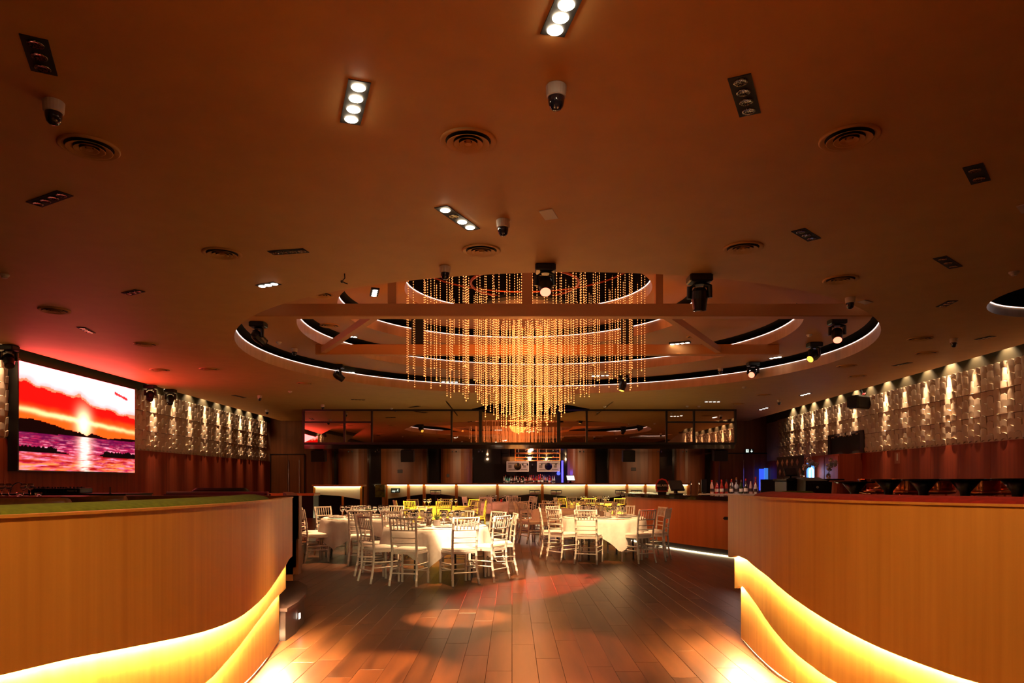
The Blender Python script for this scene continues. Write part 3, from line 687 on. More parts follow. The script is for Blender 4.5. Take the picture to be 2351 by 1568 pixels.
downlight((536, 907), (562, 913), 4, None, 0, 'unlit downlight near the left relief wall')
downlight((940, 935), (962, 932), 4, None, 0, 'unlit downlight over the left end of the mirror band')
# added lamps, unseen behind the front lip of the coffer (they light the two front tables)
downlight((1010, 590), (1050, 590), 4, True, 1, 'added downlight hidden behind the front lip over the nearest table', glow=M_LAMPDIM, energy=900, cone=44, aim=(-0.75, 10.7, .75))
downlight((1330, 600), (1370, 600), 4, True, 1, 'added downlight hidden behind the front lip towards the right table', glow=M_LAMPDIM, energy=1300, cone=32, aim=(1.35, 13.1, .75))

def added_downlight(x, y, e, lab, aim=None, cone=95):  # downlights added out of view to light booth walls and bounce off the floor
    t = thing('recessed_downlight', lab, 'downlight', (x, y, CEIL)); mb = MB(); mb.box(-.25, .25, -.075, .075, -.006, .03); part('frame', mb, M_BLACK, t)
    for k in range(4): mb = MB(); mb.lathe([(.046, -.0065), (.048, -.010), (.03, -.018), (.001, -.020)], 16, (-.1875 + .125 * k, 0, 0), cap0=False, cap1=False); part('lamp', mb, M_LAMPON, t, True)
    light('SPOT', 'lamp_beam', (0, 0, -.05), e, (1.0, 0.52, 0.20), t, target=(0, 0, -1) if aim is None else Vector(aim) - t.location, spot=cone, blend=.9, radius=.05)
added_downlight(-1.0, 1.7, 300, 'added unseen downlight above the viewer on the left', (-2.1, 3.2, .9), 70); added_downlight(1.0, 1.7, 300, 'added unseen downlight above the viewer on the right', (2.4, 3.6, .9), 70)
added_downlight(-1.0, -1.6, 500, 'added unseen downlight behind the viewer on the left'); added_downlight(1.0, -1.6, 500, 'added unseen downlight behind the viewer on the right')
DOMEP = None
def dome(px, py, z, where, s=1.0):
    """ceiling camera: white drum with a black dome"""
    global DOMEP
    p = on_z(px, py, z); lab = 'white drum ceiling camera with black dome ' + where
    if DOMEP is None:
        t = thing('dome_camera', lab, 'camera', p); mb = MB()
        mb.lathe([(.066, 0), (.072, -.006), (.066, -.075), (.060, -.082)], 20); part('housing', mb, M_OFFWHITE, t, False)
        mb = MB(); mb.lathe([(.056, -.080), (.055, -.11), (.046, -.145), (.026, -.165), (.001, -.170)], 18, cap0=False, cap1=False); part('dome', mb, M_LENS, t, True)
        DOMEP = t
    else: t = copy_tree(DOMEP); t.location = p; t['label'] = lab
    t.scale = (s, s, s)
for a in [(123, 233, CEIL, 'in the top left of the ceiling'), (1277, 197, CEIL, 'in the middle of the near ceiling'), (1155, 505, CEIL, 'just before the coffer'), (1952, 683, CEIL, 'right of the coffer beside a square hatch'),
          (2190, 777, CEIL, 'far right beside the cove'), (596, 908, CEIL, 'at the left rear near the relief wall'), (613, 941, CEIL, 'at the left rear corner'), (741, 929, CEIL, 'over the left end of the mirror band'),
          (676, 800, ZB, 'on the coffer step at left'), (1789, 918, CEIL, 'at the right rear near the relief wall'), (1654, 845, ZB, 'on the coffer step at right rear'), (1022, 612, CEIL, 'on the front lip of the coffer')]: dome(*a)
SMOKEP = None
for px, py, z, w in [(10, 630, CEIL, 'at the far left edge'), (2328, 624, CEIL, 'at the far right edge'), (640, 785, ZB, 'on the coffer step at left'), (666, 898, CEIL, 'behind the coffer at left'), (1858, 768, ZB, 'on the coffer step at right'),
                     (1708, 888, CEIL, 'behind the coffer at right'), (1388, 933, CEIL, 'over the mirror band right of centre'), (1578, 932, CEIL, 'over the mirror band, left of the right pair'), (1605, 932, CEIL, 'over the mirror band, right of the right pair'), (899, 937, CEIL, 'over the mirror band left of centre')]:
    p = on_z(px, py, z); lab = 'small white smoke detector ' + w
    if SMOKEP is None:
        t = thing('smoke_detector', lab, 'smoke detector', p); mb = MB(); mb.lathe([(.060, 0), (.060, -.015), (.050, -.028)], 16); part('base', mb, M_OFFWHITE, t)
        mb = MB(); mb.lathe([(.040, -.028), (.034, -.050), (.001, -.054)], 14, cap0=False, cap1=False); part('sensor', mb, M_OFFWHITE, t); SMOKEP = t
    else: t = copy_tree(SMOKEP); t.location = p; t['label'] = lab
for (c4, w) in (([(1237, 484), (1268, 479), (1281, 500), (1252, 504)], 'in the near ceiling before the coffer'), ([(1967, 692), (1985, 688), (2005, 693), (1986, 698)], 'beside the right ceiling camera'), ([(2333, 473), (2351, 468), (2368, 484), (2346, 489)], 'at the right edge')):
    P4 = [on_z(x, y, CEIL) for x, y in c4]; mb = MB(); mb.loft([[(p.x, p.y, CEIL) for p in P4], [(p.x, p.y, CEIL - .008) for p in P4]], True, True)
    ctr = sum(P4, Vector()) / 4; mb.loft([[tuple(ctr + (p - ctr) * .86 + Vector((0, 0, -.009))) for p in P4], [tuple(ctr + (p - ctr) * .80 + Vector((0, 0, -.004))) for p in P4]], True, False)
    tag(part('access_hatch', mb, M_OFFWHITE), 'small white square access hatch ' + w, 'hatch')

# ------------------------------------------------------------------ moving-head stage lights
def moving_head(loc, aim, where, lens='dark', energy=0, col=(1, 1, 1), cone=14, s=1.0, yaw=0.0):
    t = thing('moving_head_light', 'black moving-head stage light ' + where, 'stage light', loc, yaw); t.scale = (s, s, s)
    mb = MB(); mb.bbox(-.15, .15, -.12, .12, -.10, -.0, .015); part('base', mb, M_BLACK, t)
    mb = MB(); mb.lathe([(.07, -.10), (.08, -.13)], 14); part('turntable', mb, M_BLACK, t)
    d = (Matrix.Rotation(-yaw, 3, 'Z') @ (Vector(aim) - Vector(loc) - Vector((0, 0, -.29)))).normalized()
    side = Vector((0, 0, 1)).cross(d); side = side.normalized() if side.length > .1 else Vector((1, 0, 0)); side.z = 0
    for sg in (-1, 1):
        mb = MB(); a = side * sg
        mb.tube([Vector((0, 0, -.125)) + a * .06, Vector((0, 0, -.15)) + a * .125, Vector((0, 0, -.30)) + a * .135], [.035, .04, .03], 8); part('yoke_arm', mb, M_BLACK, t)
    R = Vector((0, 0, 1)).rotation_difference(d).to_matrix()
    mb = MB(); mb.lathe([(.001, -.13), (.07, -.125), (.10, -.08), (.105, .02), (.095, .07), (.085, .15), (.088, .17)], 18, (0, 0, -.29), cap0=False, R=R); h = part('lamp_head', mb, M_BLACK, t, False)
    mb = MB(); mb.lathe([(.078, .171), (.06, .177), (.001, .179)], 16, (0, 0, -.29), cap0=False, cap1=False, R=R); part('lens', mb, {'dark': M_LENS, 'red': M_REDLENS, 'yellow': M_YELLENS}[lens], h)
    if energy: light('SPOT', 'head_beam', Vector((0, 0, -.29)) + d * .22, energy, col, t, target=Vector((0, 0, -.29)) + d * 3, spot=cone, blend=.35, radius=.05)
    return t
moving_head(on_z(1252, 609, CEIL), (0.35, 5.9, 0), 'with a glowing red lens at the front of the coffer', 'red', 500, (1.0, 0.22, 0.08), 20, .85)
moving_head(Vector((2.46, 9.40, CEIL)), (2.6, 9.9, 0), 'pointing straight down right of the front beam')
moving_head(on_z(1922, 733, ZB), (5.4, 11.5, 1.5), 'with a ring of red lamps on the right of the coffer', 'red', 60, (1, .12, .08), 20)
moving_head(on_z(1870, 787, ZB), (1.8, 13.3, .7), 'with a yellow lens on the right of the coffer', 'yellow', 160, (1, .62, .12), 12)
moving_head(on_z(1742, 836, ZB) + Vector((-.25, -.3, 0)), (.35, 9.55, 0), 'with a red lens at the right rear of the coffer', 'red', 22000, (1, .06, .025), 6.5)
moving_head(on_z(1433, 866, ZB) + Vector((-.1, -.4, 0)), (2.3, 20.5, .7), 'with a yellow lens behind the bead strings', 'yellow', 3600, (1, .60, .02), 34)
moving_head(on_z(762, 842, ZB) + Vector((.25, -.35, 0)), (-.4, 22.6, .7), 'facing away at the left rear of the coffer', 'dark', 420, (1, .30, .16), 22)
moving_head(on_z(593, 740, ZB), (-1.75, 18.4, .7), 'with a yellow lens at the left of the coffer', 'yellow', 2600, (1, .60, .015), 17)
moving_head(on_z(20, 793, CEIL), (-8, 12, .5), 'at the left edge of the video screen', 'dark')
moving_head(on_z(345, 884, CEIL), (-9, 17, 0), 'at the right of the screen, nearer of two', 'dark')
moving_head(on_z(391, 894, CEIL), (-9, 18, 0), 'at the right of the screen, farther of two', 'dark')
# small black clamp lamp hanging from the coffer lip
t = thing('hanging_bracket', 'small black wire bracket hanging below the left coffer lip', 'bracket', on_z(791, 628, CEIL)); mb = MB()
mb.tube([(0, 0, 0), (.005, 0, -.06), (-.03, 0, -.10), (.0, 0, -.12), (.04, 0, -.135)], .008); part('arm', mb, M_BLACK, t)
mb = MB(); mb.lathe([(.012, -.12), (.02, -.13), (.012, -.15)], 8, (-.035, 0, .03)); part('clip', mb, M_BLACK, t)

# ------------------------------------------------------------------ chiavari chairs, tables, settings
def make_chair():
    t = obj('chiavari_chair', None)
    def ringed(pts, r):                                   # turned stick: small bulges on the way
        P, R_ = [], []
        for a, b_ in zip(pts, pts[1:]):
            a, b_ = Vector(a), Vector(b_)
            for u in (0, .30, .33, .36, .64, .67, .70):
                P.append(a.lerp(b_, u)); R_.append(r * (1.28 if u in (.33, .67) else 1.0))
        P.append(Vector(pts[-1])); R_.append(r * .9); return P, R_
    for s in (-1, 1):
        P, R_ = ringed([(s * .195, -.245, 0), (s * .178, -.195, .24), (s * .175, -.185, .46), (s * .180, -.205, .68), (s * .186, -.250, .92)], .0165)
        mb = MB(); mb.tube(P, R_, 7); part('leg', mb, M_WHITE, t, True)
        P, R_ = ringed([(s * .192, .19, 0), (s * .190, .185, .44)], .0165); mb = MB(); mb.tube(P, R_, 7); part('leg', mb, M_WHITE, t, True)
    mb = MB(); mb.prism([(-.175, -.19), (.175, -.19), (.205, .16), (.17, .20), (-.17, .20), (-.205, .16)], .425, .455); part('seat', mb, M_WHITE, t)
    poly = [(-.165, -.17), (.165, -.17), (.195, .14), (.16, .19), (-.16, .19), (-.195, .14)]; sc = lambda k: [(x * k, y * k) for x, y in poly]
    mb = MB(); mb.loft([[(x, y, z) for x, y in sc(k)] for k, z in ((.95, .455), (1.0, .468), (1.0, .485), (.93, .498), (.6, .503))], False, True); part('cushion', mb, M_CUSH, t, True)
    yb = lambda z: -.185 - .065 * max(0, (z - .46) / .46) ** 1.3
    wb = lambda z: .175 + .011 * max(0, (z - .46) / .46)
    for nm, z, r in (('top_rail', .905, .014), ('back_rail', .745, .011), ('back_rail', .645, .009), ('back_rail', .575, .009)):
        mb = MB(); P = [(wb(z) * k, yb(z) - .012 * (1 - k * k), z) for k in (-1, -.5, 0, .5, 1)]; mb.tube(P, r, 6); part(nm, mb, M_WHITE, t, True)
    for k in range(6):
        x = -.13 + .052 * k; mb = MB(); mb.tube([(x, yb(.745) - .010, .745), (x, yb(.80) - .011, .80), (x, yb(.825) - .011, .825), (x, yb(.85) - .011, .85), (x * 1.03, yb(.905) - .010, .905)], [.008, .008, .011, .008, .008], 5); part('spindle', mb, M_WHITE, t, True)
    for (p, q) in (((-.19, -.21, .17), (.19, -.21, .17)), ((-.19, .187, .24), (.19, .187, .24)), ((-.19, .187, .17), (.19, .187, .17)),
                   ((-.185, -.20, .215), (-.191, .187, .215)), ((.185, -.20, .215), (.191, .187, .215)), ((-.187, -.205, .285), (-.191, .187, .285)), ((.187, -.205, .285), (.191, .187, .285))):
        mb = MB(); mb.tube([p, q], .0095, 5); part('stretcher', mb, M_WHITE, t, True)
    return t
CHAIR0 = make_chair(); CHAIR_USED = [False]
def place(proto, used, loc, rz, label, cat, group):
    if not used[0]: o = proto; used[0] = True
    else: o = copy_tree(proto)
    o.location = loc; o.rotation_euler = (0, 0, rz); tag(o, label, cat, group); return o
def bearing(deg):
    d = (deg + 360) % 360
    names = ['right side', 'far right side', 'far side', 'far left side', 'left side', 'near left side', 'near side', 'near right side']
    return names[int(((d + 22.5) % 360) // 45)]
# glassware and crockery prototypes
def make_glass(h=.21):
    t = obj('wine_glass', None); k = h / .21; mb = MB()
    mb.lathe([(.034 * k, 0), (.034 * k, .003 * k), (.005 * k, .010 * k), (.004 * k, .085 * k), (.012 * k, .095 * k)], 14, cap0=True, cap1=False); part('stem', mb, M_GLASS, t, True)
    mb = MB(); mb.lathe([(.006 * k, .092 * k), (.032 * k, .112 * k), (.043 * k, .145 * k), (.041 * k, .175 * k), (.032 * k, .21 * k), (.0305 * k, .21 * k), (.0395 * k, .175 * k), (.0415 * k, .145 * k), (.030 * k, .114 * k), (.001, .098 * k)], 16, cap0=False, cap1=False); part('bowl', mb, M_GLASS, t, True)
    return t
GLASS0 = make_glass(); GLASS_USED = [False]
def make_plate():
    t = obj('charger_plate', None); mb = MB(); mb.lathe([(.08, 0), (.10, .004), (.150, .016), (.152, .019), (.105, .010), (.001, .008)], 24, cap0=True, cap1=False); part('plate', mb, M_PLATE, t, True)
    mb = MB(); mb.bbox(-.06, .06, -.045, .045, .016, .032, .006); part('napkin', mb, M_NAPKIN, t); return t
PLATE0 = make_plate(); PLATE_USED = [False]
def make_fork():
    t = obj('cutlery_pair', None); mb = MB(); mb.box(-.008, .008, -.09, .09, 0, .004); part('knife', mb, M_CHROME, t, loc=(.01, 0, 0)); return t
TZ = .735
def cloth_mesh(seed, rot):
    rnd = random.Random(seed); R, n = .765, 120; ph = [rnd.random() * 6.3 for _ in range(6)]; rings = []
    def drop(a):
        b_ = a - rot; s_ = 1 / max(abs(math.cos(b_)), abs(math.sin(b_))); return .26 + .62 * (s_ - 1) ** .8
    rings.append([(0.02 * math.cos(2 * PI * i / n), 0.02 * math.sin(2 * PI * i / n), TZ + .012) for i in range(n)])
    rings.append([(.6 * math.cos(2 * PI * i / n), .6 * math.sin(2 * PI * i / n), TZ + .0125) for i in range(n)])
    for k, (rr, fz) in enumerate(((R - .03, 0), (R - .006, .02), (R + .008, .07), (0, .22), (0, .45), (0, .7), (0, .88), (0, 1.0))):
        ring = []
        for i in range(n):
            a = 2 * PI * i / n; d = drop(a); fold = .55 * math.sin(9 * a + ph[0]) + .3 * math.sin(14 * a + ph[1]) + .35 * math.sin(5 * a + ph[2])
            corner = (d - .26) / .26
            r = rr if rr else R + .012 + fz * (.035 + .055 * fold * (.5 + corner)) + .05 * corner * fz * math.sin(18 * a + ph[3]) * .6
            z = TZ + .012 - (0 if fz == 0 else .005) - d * fz + .012 * fz * math.sin(7 * a + ph[4])
            ring.append((r * math.cos(a), r * math.sin(a), z))
        rings.append(ring)
    mb = MB(); mb.loft(rings, True, False); me = mb.mesh('tablecloth', M_CLOTH, True); return me
def make_table():
    t = obj('banquet_table', None); mb = MB(); mb.lathe([(.745, TZ - .025), (.76, TZ - .02), (.76, TZ + .003), (.75, TZ + .006)], 40); part('tabletop', mb, M_BACKWOOD, t)
    for sx_ in (-1, 1):
        for sy_ in (-1, 1):
            mb = MB(); mb.tube([(sx_ * .40, sy_ * .42, TZ - .02), (sx_ * .42, sy_ * .44, 0.05), (sx_ * .42, sy_ * .44, 0)], [.016, .016, .020], 8); part('leg', mb, M_BLACK, t)
    return t
TABLE0 = make_table(); TABLE_USED = [False]
def ring_word(): pass
def setting(key, cx, cy, tname, chairs, n_set=8, rot=.3, rad=.90, plates=True, seed=1, trot=.4):
    place(TABLE0, TABLE_USED, (cx, cy, 0), trot, 'round folding table with black legs under the cloth of ' + tname, 'table', 'round banquet tables')
    o = obj('tablecloth', cloth_mesh(seed, rot), None, (cx, cy, 0)); tag(o, 'white linen cloth draped over ' + tname, 'tablecloth', 'white round tablecloths')
    names = {}
    for a in chairs:
        nm = bearing(a); names.setdefault(nm, []).append(a)
    for k, a in enumerate(chairs):
        nm = bearing(a); same = sorted(names[nm], key=lambda q: q % 360); extra = ''
        if len(same) > 1: extra = ', first clockwise' if same[0] == a else (', second clockwise' if same[1] == a else ', third clockwise')
        ar = math.radians(a); rr = rad + .03 + random.uniform(-.01, .03)
        place(CHAIR0, CHAIR_USED, (cx + rr * math.cos(ar), cy + rr * math.sin(ar), 0), ar + PI / 2 + random.uniform(-.06, .06), 'white bamboo-style chair on the %s of %s%s' % (nm, tname, extra), 'chair', 'chairs around ' + tname)
    for k in range(n_set):
        ar = 2 * PI * (k + .5) / n_set + rot; nm = bearing(math.degrees(ar))
        if plates: place(PLATE0, PLATE_USED, (cx + .55 * math.cos(ar), cy + .55 * math.sin(ar), TZ + .0135), ar + PI / 2, 'grey rimmed plate with folded napkin on the %s of %s' % (nm, tname), 'plate', 'plates on ' + tname)
        for q, (r_, da, w) in enumerate(((.40, .34, 'outer'), (.33, .12, 'inner'))[:2 if plates else 1]):
            place(GLASS0, GLASS_USED, (cx + r_ * math.cos(ar + da), cy + r_ * math.sin(ar + da), TZ + .0135), random.random() * 6, 'clear %s wine glass on the %s of %s' % (w, nm, tname), 'wine glass', 'wine glasses on ' + tname)
T1, T2, T3 = (-1.13, 10.68), (-2.68, 13.05), (1.68, 13.20)
setting(1, *T1, 'the nearest table', [-139, -106, -65, -31, 6, 40, 74, 134, 177], rot=.72, seed=3, trot=.35)
setting(2, *T2, 'the left table', [-178, -144, -82, -40, -4, 36, 72, 107, 144], rot=.25, seed=5, trot=.8)
setting(3, *T3, 'the right front table', [-178, -145, -112, -57, -23, 14, 62, 100, 140], rot=-.55, seed=8, trot=.2)
setting(4, 1.25, 16.8, 'the right middle table', [-149, -114, -65, -20, 25, 65, 105, 142, 176], rot=.5, seed=11, plates=False)
setting(5, -1.85, 18.5, 'the yellow-lit table', [-160, -125, -80, -35, 5, 45, 90, 135], rot=.1, seed=14, plates=False)
setting(6, -.40, 22.6, 'the red-lit table by the step', [-155, -110, -65, -20, 25, 70, 115, 160], rot=.35, seed=17, plates=False)
setting(7, 2.45, 21.2, 'the far right yellow table', [-150, -105, -60, -15, 30, 75, 120, 165], rot=.8, seed=20, plates=False)
# small plants and candle cups on the tables
def plant(cx, cy, tname):
    t = thing('succulent_planter', 'grey stone cube with a spiky succulent in the middle of ' + tname, 'planter', (cx, cy, TZ + .0135)); mb = MB()
    mb.bbox(-.05, .05, -.05, .05, 0, .085, .008); part('pot', mb, M_STONE, t)
    for k in range(11):
        a = 2.4 * k; mb = MB(); r = .05 + .012 * (k % 3); mb.tube([(0, 0, .08), (r * .5 * math.cos(a), r * .5 * math.sin(a), .12), (r * math.cos(a), r * math.sin(a), .15 + .02 * (k % 4))], [.010, .007, .001], 4); part('leaf', mb, M_LEAF, t)
    t = thing('brown_pot', 'tapered brown clay pot beside the succulent on ' + tname, 'pot', (cx - .12, cy - .02, TZ + .0135)); mb = MB()
    mb.lathe([(.034, 0), (.048, .085), (.054, .088), (.054, .105), (.046, .104), (.042, .07)], 16, cap0=True, cap1=True); part('body', mb, M_CLAY, t)
plant(T1[0] + .02, T1[1] - .10, 'the nearest table'); plant(T2[0] + .05, T2[1], 'the left table'); plant(T3[0] + .1, T3[1] + .05, 'the right front table')
mb = MB(); mb.lathe([(.03, 0), (.036, .09), (.030, .088), (.026, .01)], 14, cap0=True, cap1=True); o = part('candle_cup', mb, M_RED); o.location = (-.33, 22.3, TZ + .0135); tag(o, 'small red candle cup on the red-lit table', 'candle')

# ------------------------------------------------------------------ bar at the back: mirror band, canopy, columns
X_at = lambda px, d: (px - CX) / F * d
YM = 26.9
mf = thing('mirror_fascia', 'long bronze mirror band hung above the bar', 'mirror')
DIV = [697, 791, 854, 1037, 1103, 1282.6, 1347, 1530, 1593, 1688]
ZM0, ZM1, ZT = 2.83, CEIL - .03, 3.62
for i, (a, b_) in enumerate(zip(DIV, DIV[1:])):
    xa, xb = X_at(a, YM) + .03, X_at(b_, YM) - .03
    spans = [(ZM0 + .03, ZM1)] if 1 < i < len(DIV) - 3 else [(ZM0 + .03, ZT - .03), (ZT + .03, ZM1)]
    for z0, z1 in spans:
        mb = MB(); dy = random.uniform(-.012, .012)
        mb.add([(xa, YM + dy, z0), (xb, YM - dy, z0), (xb, YM - dy * .5, z1), (xa, YM + dy * .5, z1), (xa, YM + .03, z0), (xb, YM + .03, z0), (xb, YM + .03, z1), (xa, YM + .03, z1)],
               [(0, 1, 2, 3), (4, 7, 6, 5), (0, 4, 5, 1), (1, 5, 6, 2), (2, 6, 7, 3), (3, 7, 4, 0)]); part('mirror_pane', mb, M_MIRROR, mf)
    if len(spans) > 1: mb = MB(); mb.box(xa, xb, YM - .03, YM + .04, ZT - .03, ZT + .03); part('transom', mb, M_BLACK, mf)
for i, a in enumerate(DIV):
    w = .06 if a in (1103, 1282.6) else .035
    mb = MB(); mb.box(X_at(a, YM) - w, X_at(a, YM) + w, YM - .05, YM + .05, ZM0, CEIL); part('mullion', mb, M_BLACK, mf)
mb = MB(); mb.box(X_at(697, YM), X_at(1688, YM), YM - .06, YM + .06, ZM0 - .05, ZM0 + .03); part('bottom_rail', mb, M_BLACK, mf)
mb = MB(); mb.box(X_at(697, YM), X_at(1688, YM), YM - .04, YM + .06, CEIL - .06, CEIL); part('top_rail', mb, M_BLACK, mf)
mb = MB(); mb.box(X_at(697, YM), X_at(1688, YM), YM + .07, YM + .16, ZM0, CEIL - .005)
for xs in (697, 1688): mb.box(X_at(xs, YM) - .04, X_at(xs, YM) + .04, YM + .06, YB - .02, ZM0, CEIL - .005)
part('backing', mb, M_DARK, mf)
cn = thing('bar_canopy', 'black soffit over the bar under the mirror band', 'canopy')
mb = MB(); mb.box(X_at(697, YM) + .02, X_at(1688, YM) - .02, YM + .02, YB - .02, 2.62, 2.775); part('soffit', mb, M_GLOSSBLACK, cn)
def canopy_lamp(px, py, lab, e=0):
    p = at_d(px, py, 27.6); t = thing('canopy_spot', 'small swivelling spot lamp under the bar canopy ' + lab, 'spotlight', (p.x, 27.6, 2.62)); mb = MB()
    mb.tube([(0, 0, 0), (0, 0, -.05)], .008); part('stem', mb, M_CHROME, t)
    for s in (-1, 1): mb = MB(); mb.lathe([(.018, 0), (.03, -.05), (.026, -.055)], 10, (s * .07, 0, -.045)); part('lamp_can', mb, M_CHROME, t)
    if e: light('SPOT', 'lamp_beam', (0, .1, -.12), e, (1, .62, .30), t, target=(0, 3.0, -1.4), spot=70, blend=.8, radius=.03)
for px, e, l in ((804, 45, 'at the far left'), (866, 30, 'over the left panel'), (1043, 80, 'left of the bottle display'), (1103, 14, 'beside the dark doorway'), (1276, 20, 'at the right of the bottle display'), (1336, 90, 'over the right rounded column'), (1515, 35, 'over the right panel'), (1572, 45, 'at the far right')):
    canopy_lamp(px, 1032, l, e)
# bowed veneer columns and flat panels in front of the back wall
def bowed(px0, px1, y, bulge, lab_mat=M_BACKWOOD, z1=2.62, z0=.15):
    x0, x1 = X_at(px0, y), X_at(px1, y); n = 12; mb = MB()
    f = [(x0 + (x1 - x0) * i / n, y - bulge * (1 - abs(2 * i / n - 1) ** 3.2)) for i in range(n + 1)]
    mb.prism(f + [(x1, YB - .01), (x0, YB - .01)], z0, z1); return part('wall_column', mb, lab_mat, wall_back)
for a, b_, bu in ((741, 762, .10), (777, 843, .35), (875, 979, .22), (1012, 1084, .42), (1303, 1367, .42), (1399, 1514, .22), (1553, 1619, .35), (1637, 1652, .10)): bowed(a, b_, 31.2, bu)
for k, (a, b_) in enumerate(((762, 777), (843, 875), (979, 1012), (1084, 1153), (1290, 1303), (1367, 1399), (1514, 1553), (1619, 1637))):
    mb = MB(); mb.box(X_at(a, 31.6) - .03, X_at(b_, 31.6) + .03, 31.6, YB - .01, .15, 2.62); part('dark_niche', mb, M_DARKMIR, wall_back)
for px, py, l in ((917, 1082, 'on the left panel'), (1031, 1092, 'on the left rounded column'), (1456, 1077, 'on the right panel')):
    p = at_d(px, py, 30.8); w = .11; mb = MB(); mb.bbox(p.x - w, p.x + w, p.z - .07, p.z + .07, 0, .02, .006)
    o = part('wall_plate', mb, M_BOARD, None, False, (0, 30.985 - (.16 if px == 1031 else 0), 0), (PI / 2, 0, 0)); tag(o, 'small dark wall plate ' + l + ' behind the bar', 'wall plate')
def speaker(px, py, d, w, h, lab, tilt=.12):
    p = at_d(px, py, d); t = thing('loudspeaker', lab, 'speaker', (p.x, d, p.z)); R = Matrix.Rotation(tilt, 3, 'X')
    mb = MB(); mb.box(-w / 2, w / 2, -.16, .18, -h / 2, h / 2, 0, R); part('cabinet', mb, M_BLACK, t)
    mb = MB(); mb.box(-w / 2 * .93, w / 2 * .93, -.168, -.155, -h / 2 * .93, h / 2 * .93, 0, R); part('grille', mb, M_DARK, t)
    mb = MB(); mb.tube([(-w * .3, 0, h / 2 - .02), (-w * .3, .02, 2.605 - p.z), (w * .3, .02, 2.605 - p.z), (w * .3, 0, h / 2 - .02)], .012); part('bracket', mb, M_BLACK, t)
speaker(732, 1047, 27.4, .52, .42, 'black loudspeaker under the left end of the mirror band'); speaker(936, 1047, 27.4, .48, .44, 'black loudspeaker over the left bar panel')
speaker(1443, 1047, 27.4, .46, .42, 'black loudspeaker over the right bar panel'); speaker(1653, 1046, 27.4, .52, .40, 'black loudspeaker under the right end of the mirror band')

# bar counter with glowing wavy panels
YC = 28.3; bar = thing('bar_counter', 'long bar counter with glowing frosted panels and wooden posts', 'bar counter')
mb = MB(); mb.bbox(X_at(884, YC), X_at(1586, YC), YC - .12, YC + .55, 1.265, 1.325, .008); part('worktop', mb, M_TOPWOOD, bar)
mb = MB(); mb.box(X_at(887, YC), X_at(1583, YC), YC + .10, YC + .5, .15, 1.265); part('carcass', mb, M_DARKMIR, bar)
PST = [887, 938, 974, 1048, 1142, 1245, 1346, 1439, 1481, 1580]
for i, (a, b_) in enumerate(zip(PST, PST[1:])):
    x0, x1 = X_at(a, YC) + .05, X_at(b_, YC) - .05; n = 20; mb = MB(); w0, w1 = random.uniform(0, 6), random.uniform(.5, 1.0)
    tp = [(x0 + (x1 - x0) * k / n, 1.245) for k in range(n + 1)]; bt = [(x0 + (x1 - x0) * k / n, .80 + .10 * math.sin(x0 * 1.5 + (x1 - x0) * 1.5 * k / n)) for k in range(n + 1)]
    mb.loft([[(x, YC + .02, z) for x, z in tp], [(x, YC + .02, z) for x, z in bt], [(x, YC + .05, z) for x, z in bt], [(x, YC + .05, z) for x, z in tp]], closed=False); part('frosted_panel', mb, M_FROST, bar)
    mb = MB(); mb.box(x0, x1, YC - .10, YC - .085, 1.247, 1.262); part('light_strip', mb, M_LEDBAR, bar)
for a in PST: mb = MB(); mb.box(X_at(a, YC) - .055, X_at(a, YC) + .055, YC - .06, YC + .09, .15, 1.265); part('post', mb, M_BARWOOD, bar)
# exit sign stuck on the first panel
p = at_d(908, 1126, YC); t = thing('exit_sign', 'small black sign with white running figure on the first bar panel', 'sign', (p.x, YC - .012, p.z)); mb = MB(); mb.box(-.18, .18, -.01, .01, -.09, .09); part('plate', mb, M_EXIT, t)
def runner(t, x, y, s, m):
    mb = MB(); mb.lathe([(.001, -.004), (.22 * s, -.004), (.22 * s, .004), (.001, .004)], 10, (x + .15 * s, y, .95 * s), R=Matrix.Rotation(PI / 2, 3, 'X')); part('figure_head', mb, m, t)
    for P in ([(.1, .7), (-.1, .0)], [(-.1, .0), (.35, -.25), (.25, -.75)], [(-.1, 0), (-.45, -.35), (-.85, -.4)], [(.1, .65), (.5, .25)], [(.1, .65), (-.4, .45)]):
        mb = MB(); mb.tube([(x + a * s, y, b_ * s) for a, b_ in P], .11 * s, 5); part('figure_limb', mb, m, t)
runner(t, .09, -.014, .055, M_EXITW)
for k in range(3): mb = MB(); mb.box(-.13 + k * .05, -.105 + k * .05, -.016, -.008, -.02 - .012 * k, .0); part('dash', mb, M_EXITW, t)
mb = MB(); mb.tube([(-.14, -.014, -.04), (-.02, -.014, -.06)], .007, 4); part('dash', mb, M_EXITW, t)
# green display block beside it
p = at_d(873, 1127, 27.5); t = thing('green_display', 'mottled green display block at the left end of the bar', 'display', (p.x, 27.5, p.z)); mb = MB(); mb.bbox(-.19, .19, -.08, .08, -.24, .24, .012); part('block', mb, noisy('mottled green', (.05, .07, .01), (.22, .26, .02), (9, 9, 9), .5), t)
mb = MB(); mb.box(-.06, .06, -.05, .05, .15 - p.z, -.24); part('stand', mb, M_BLACK, t)
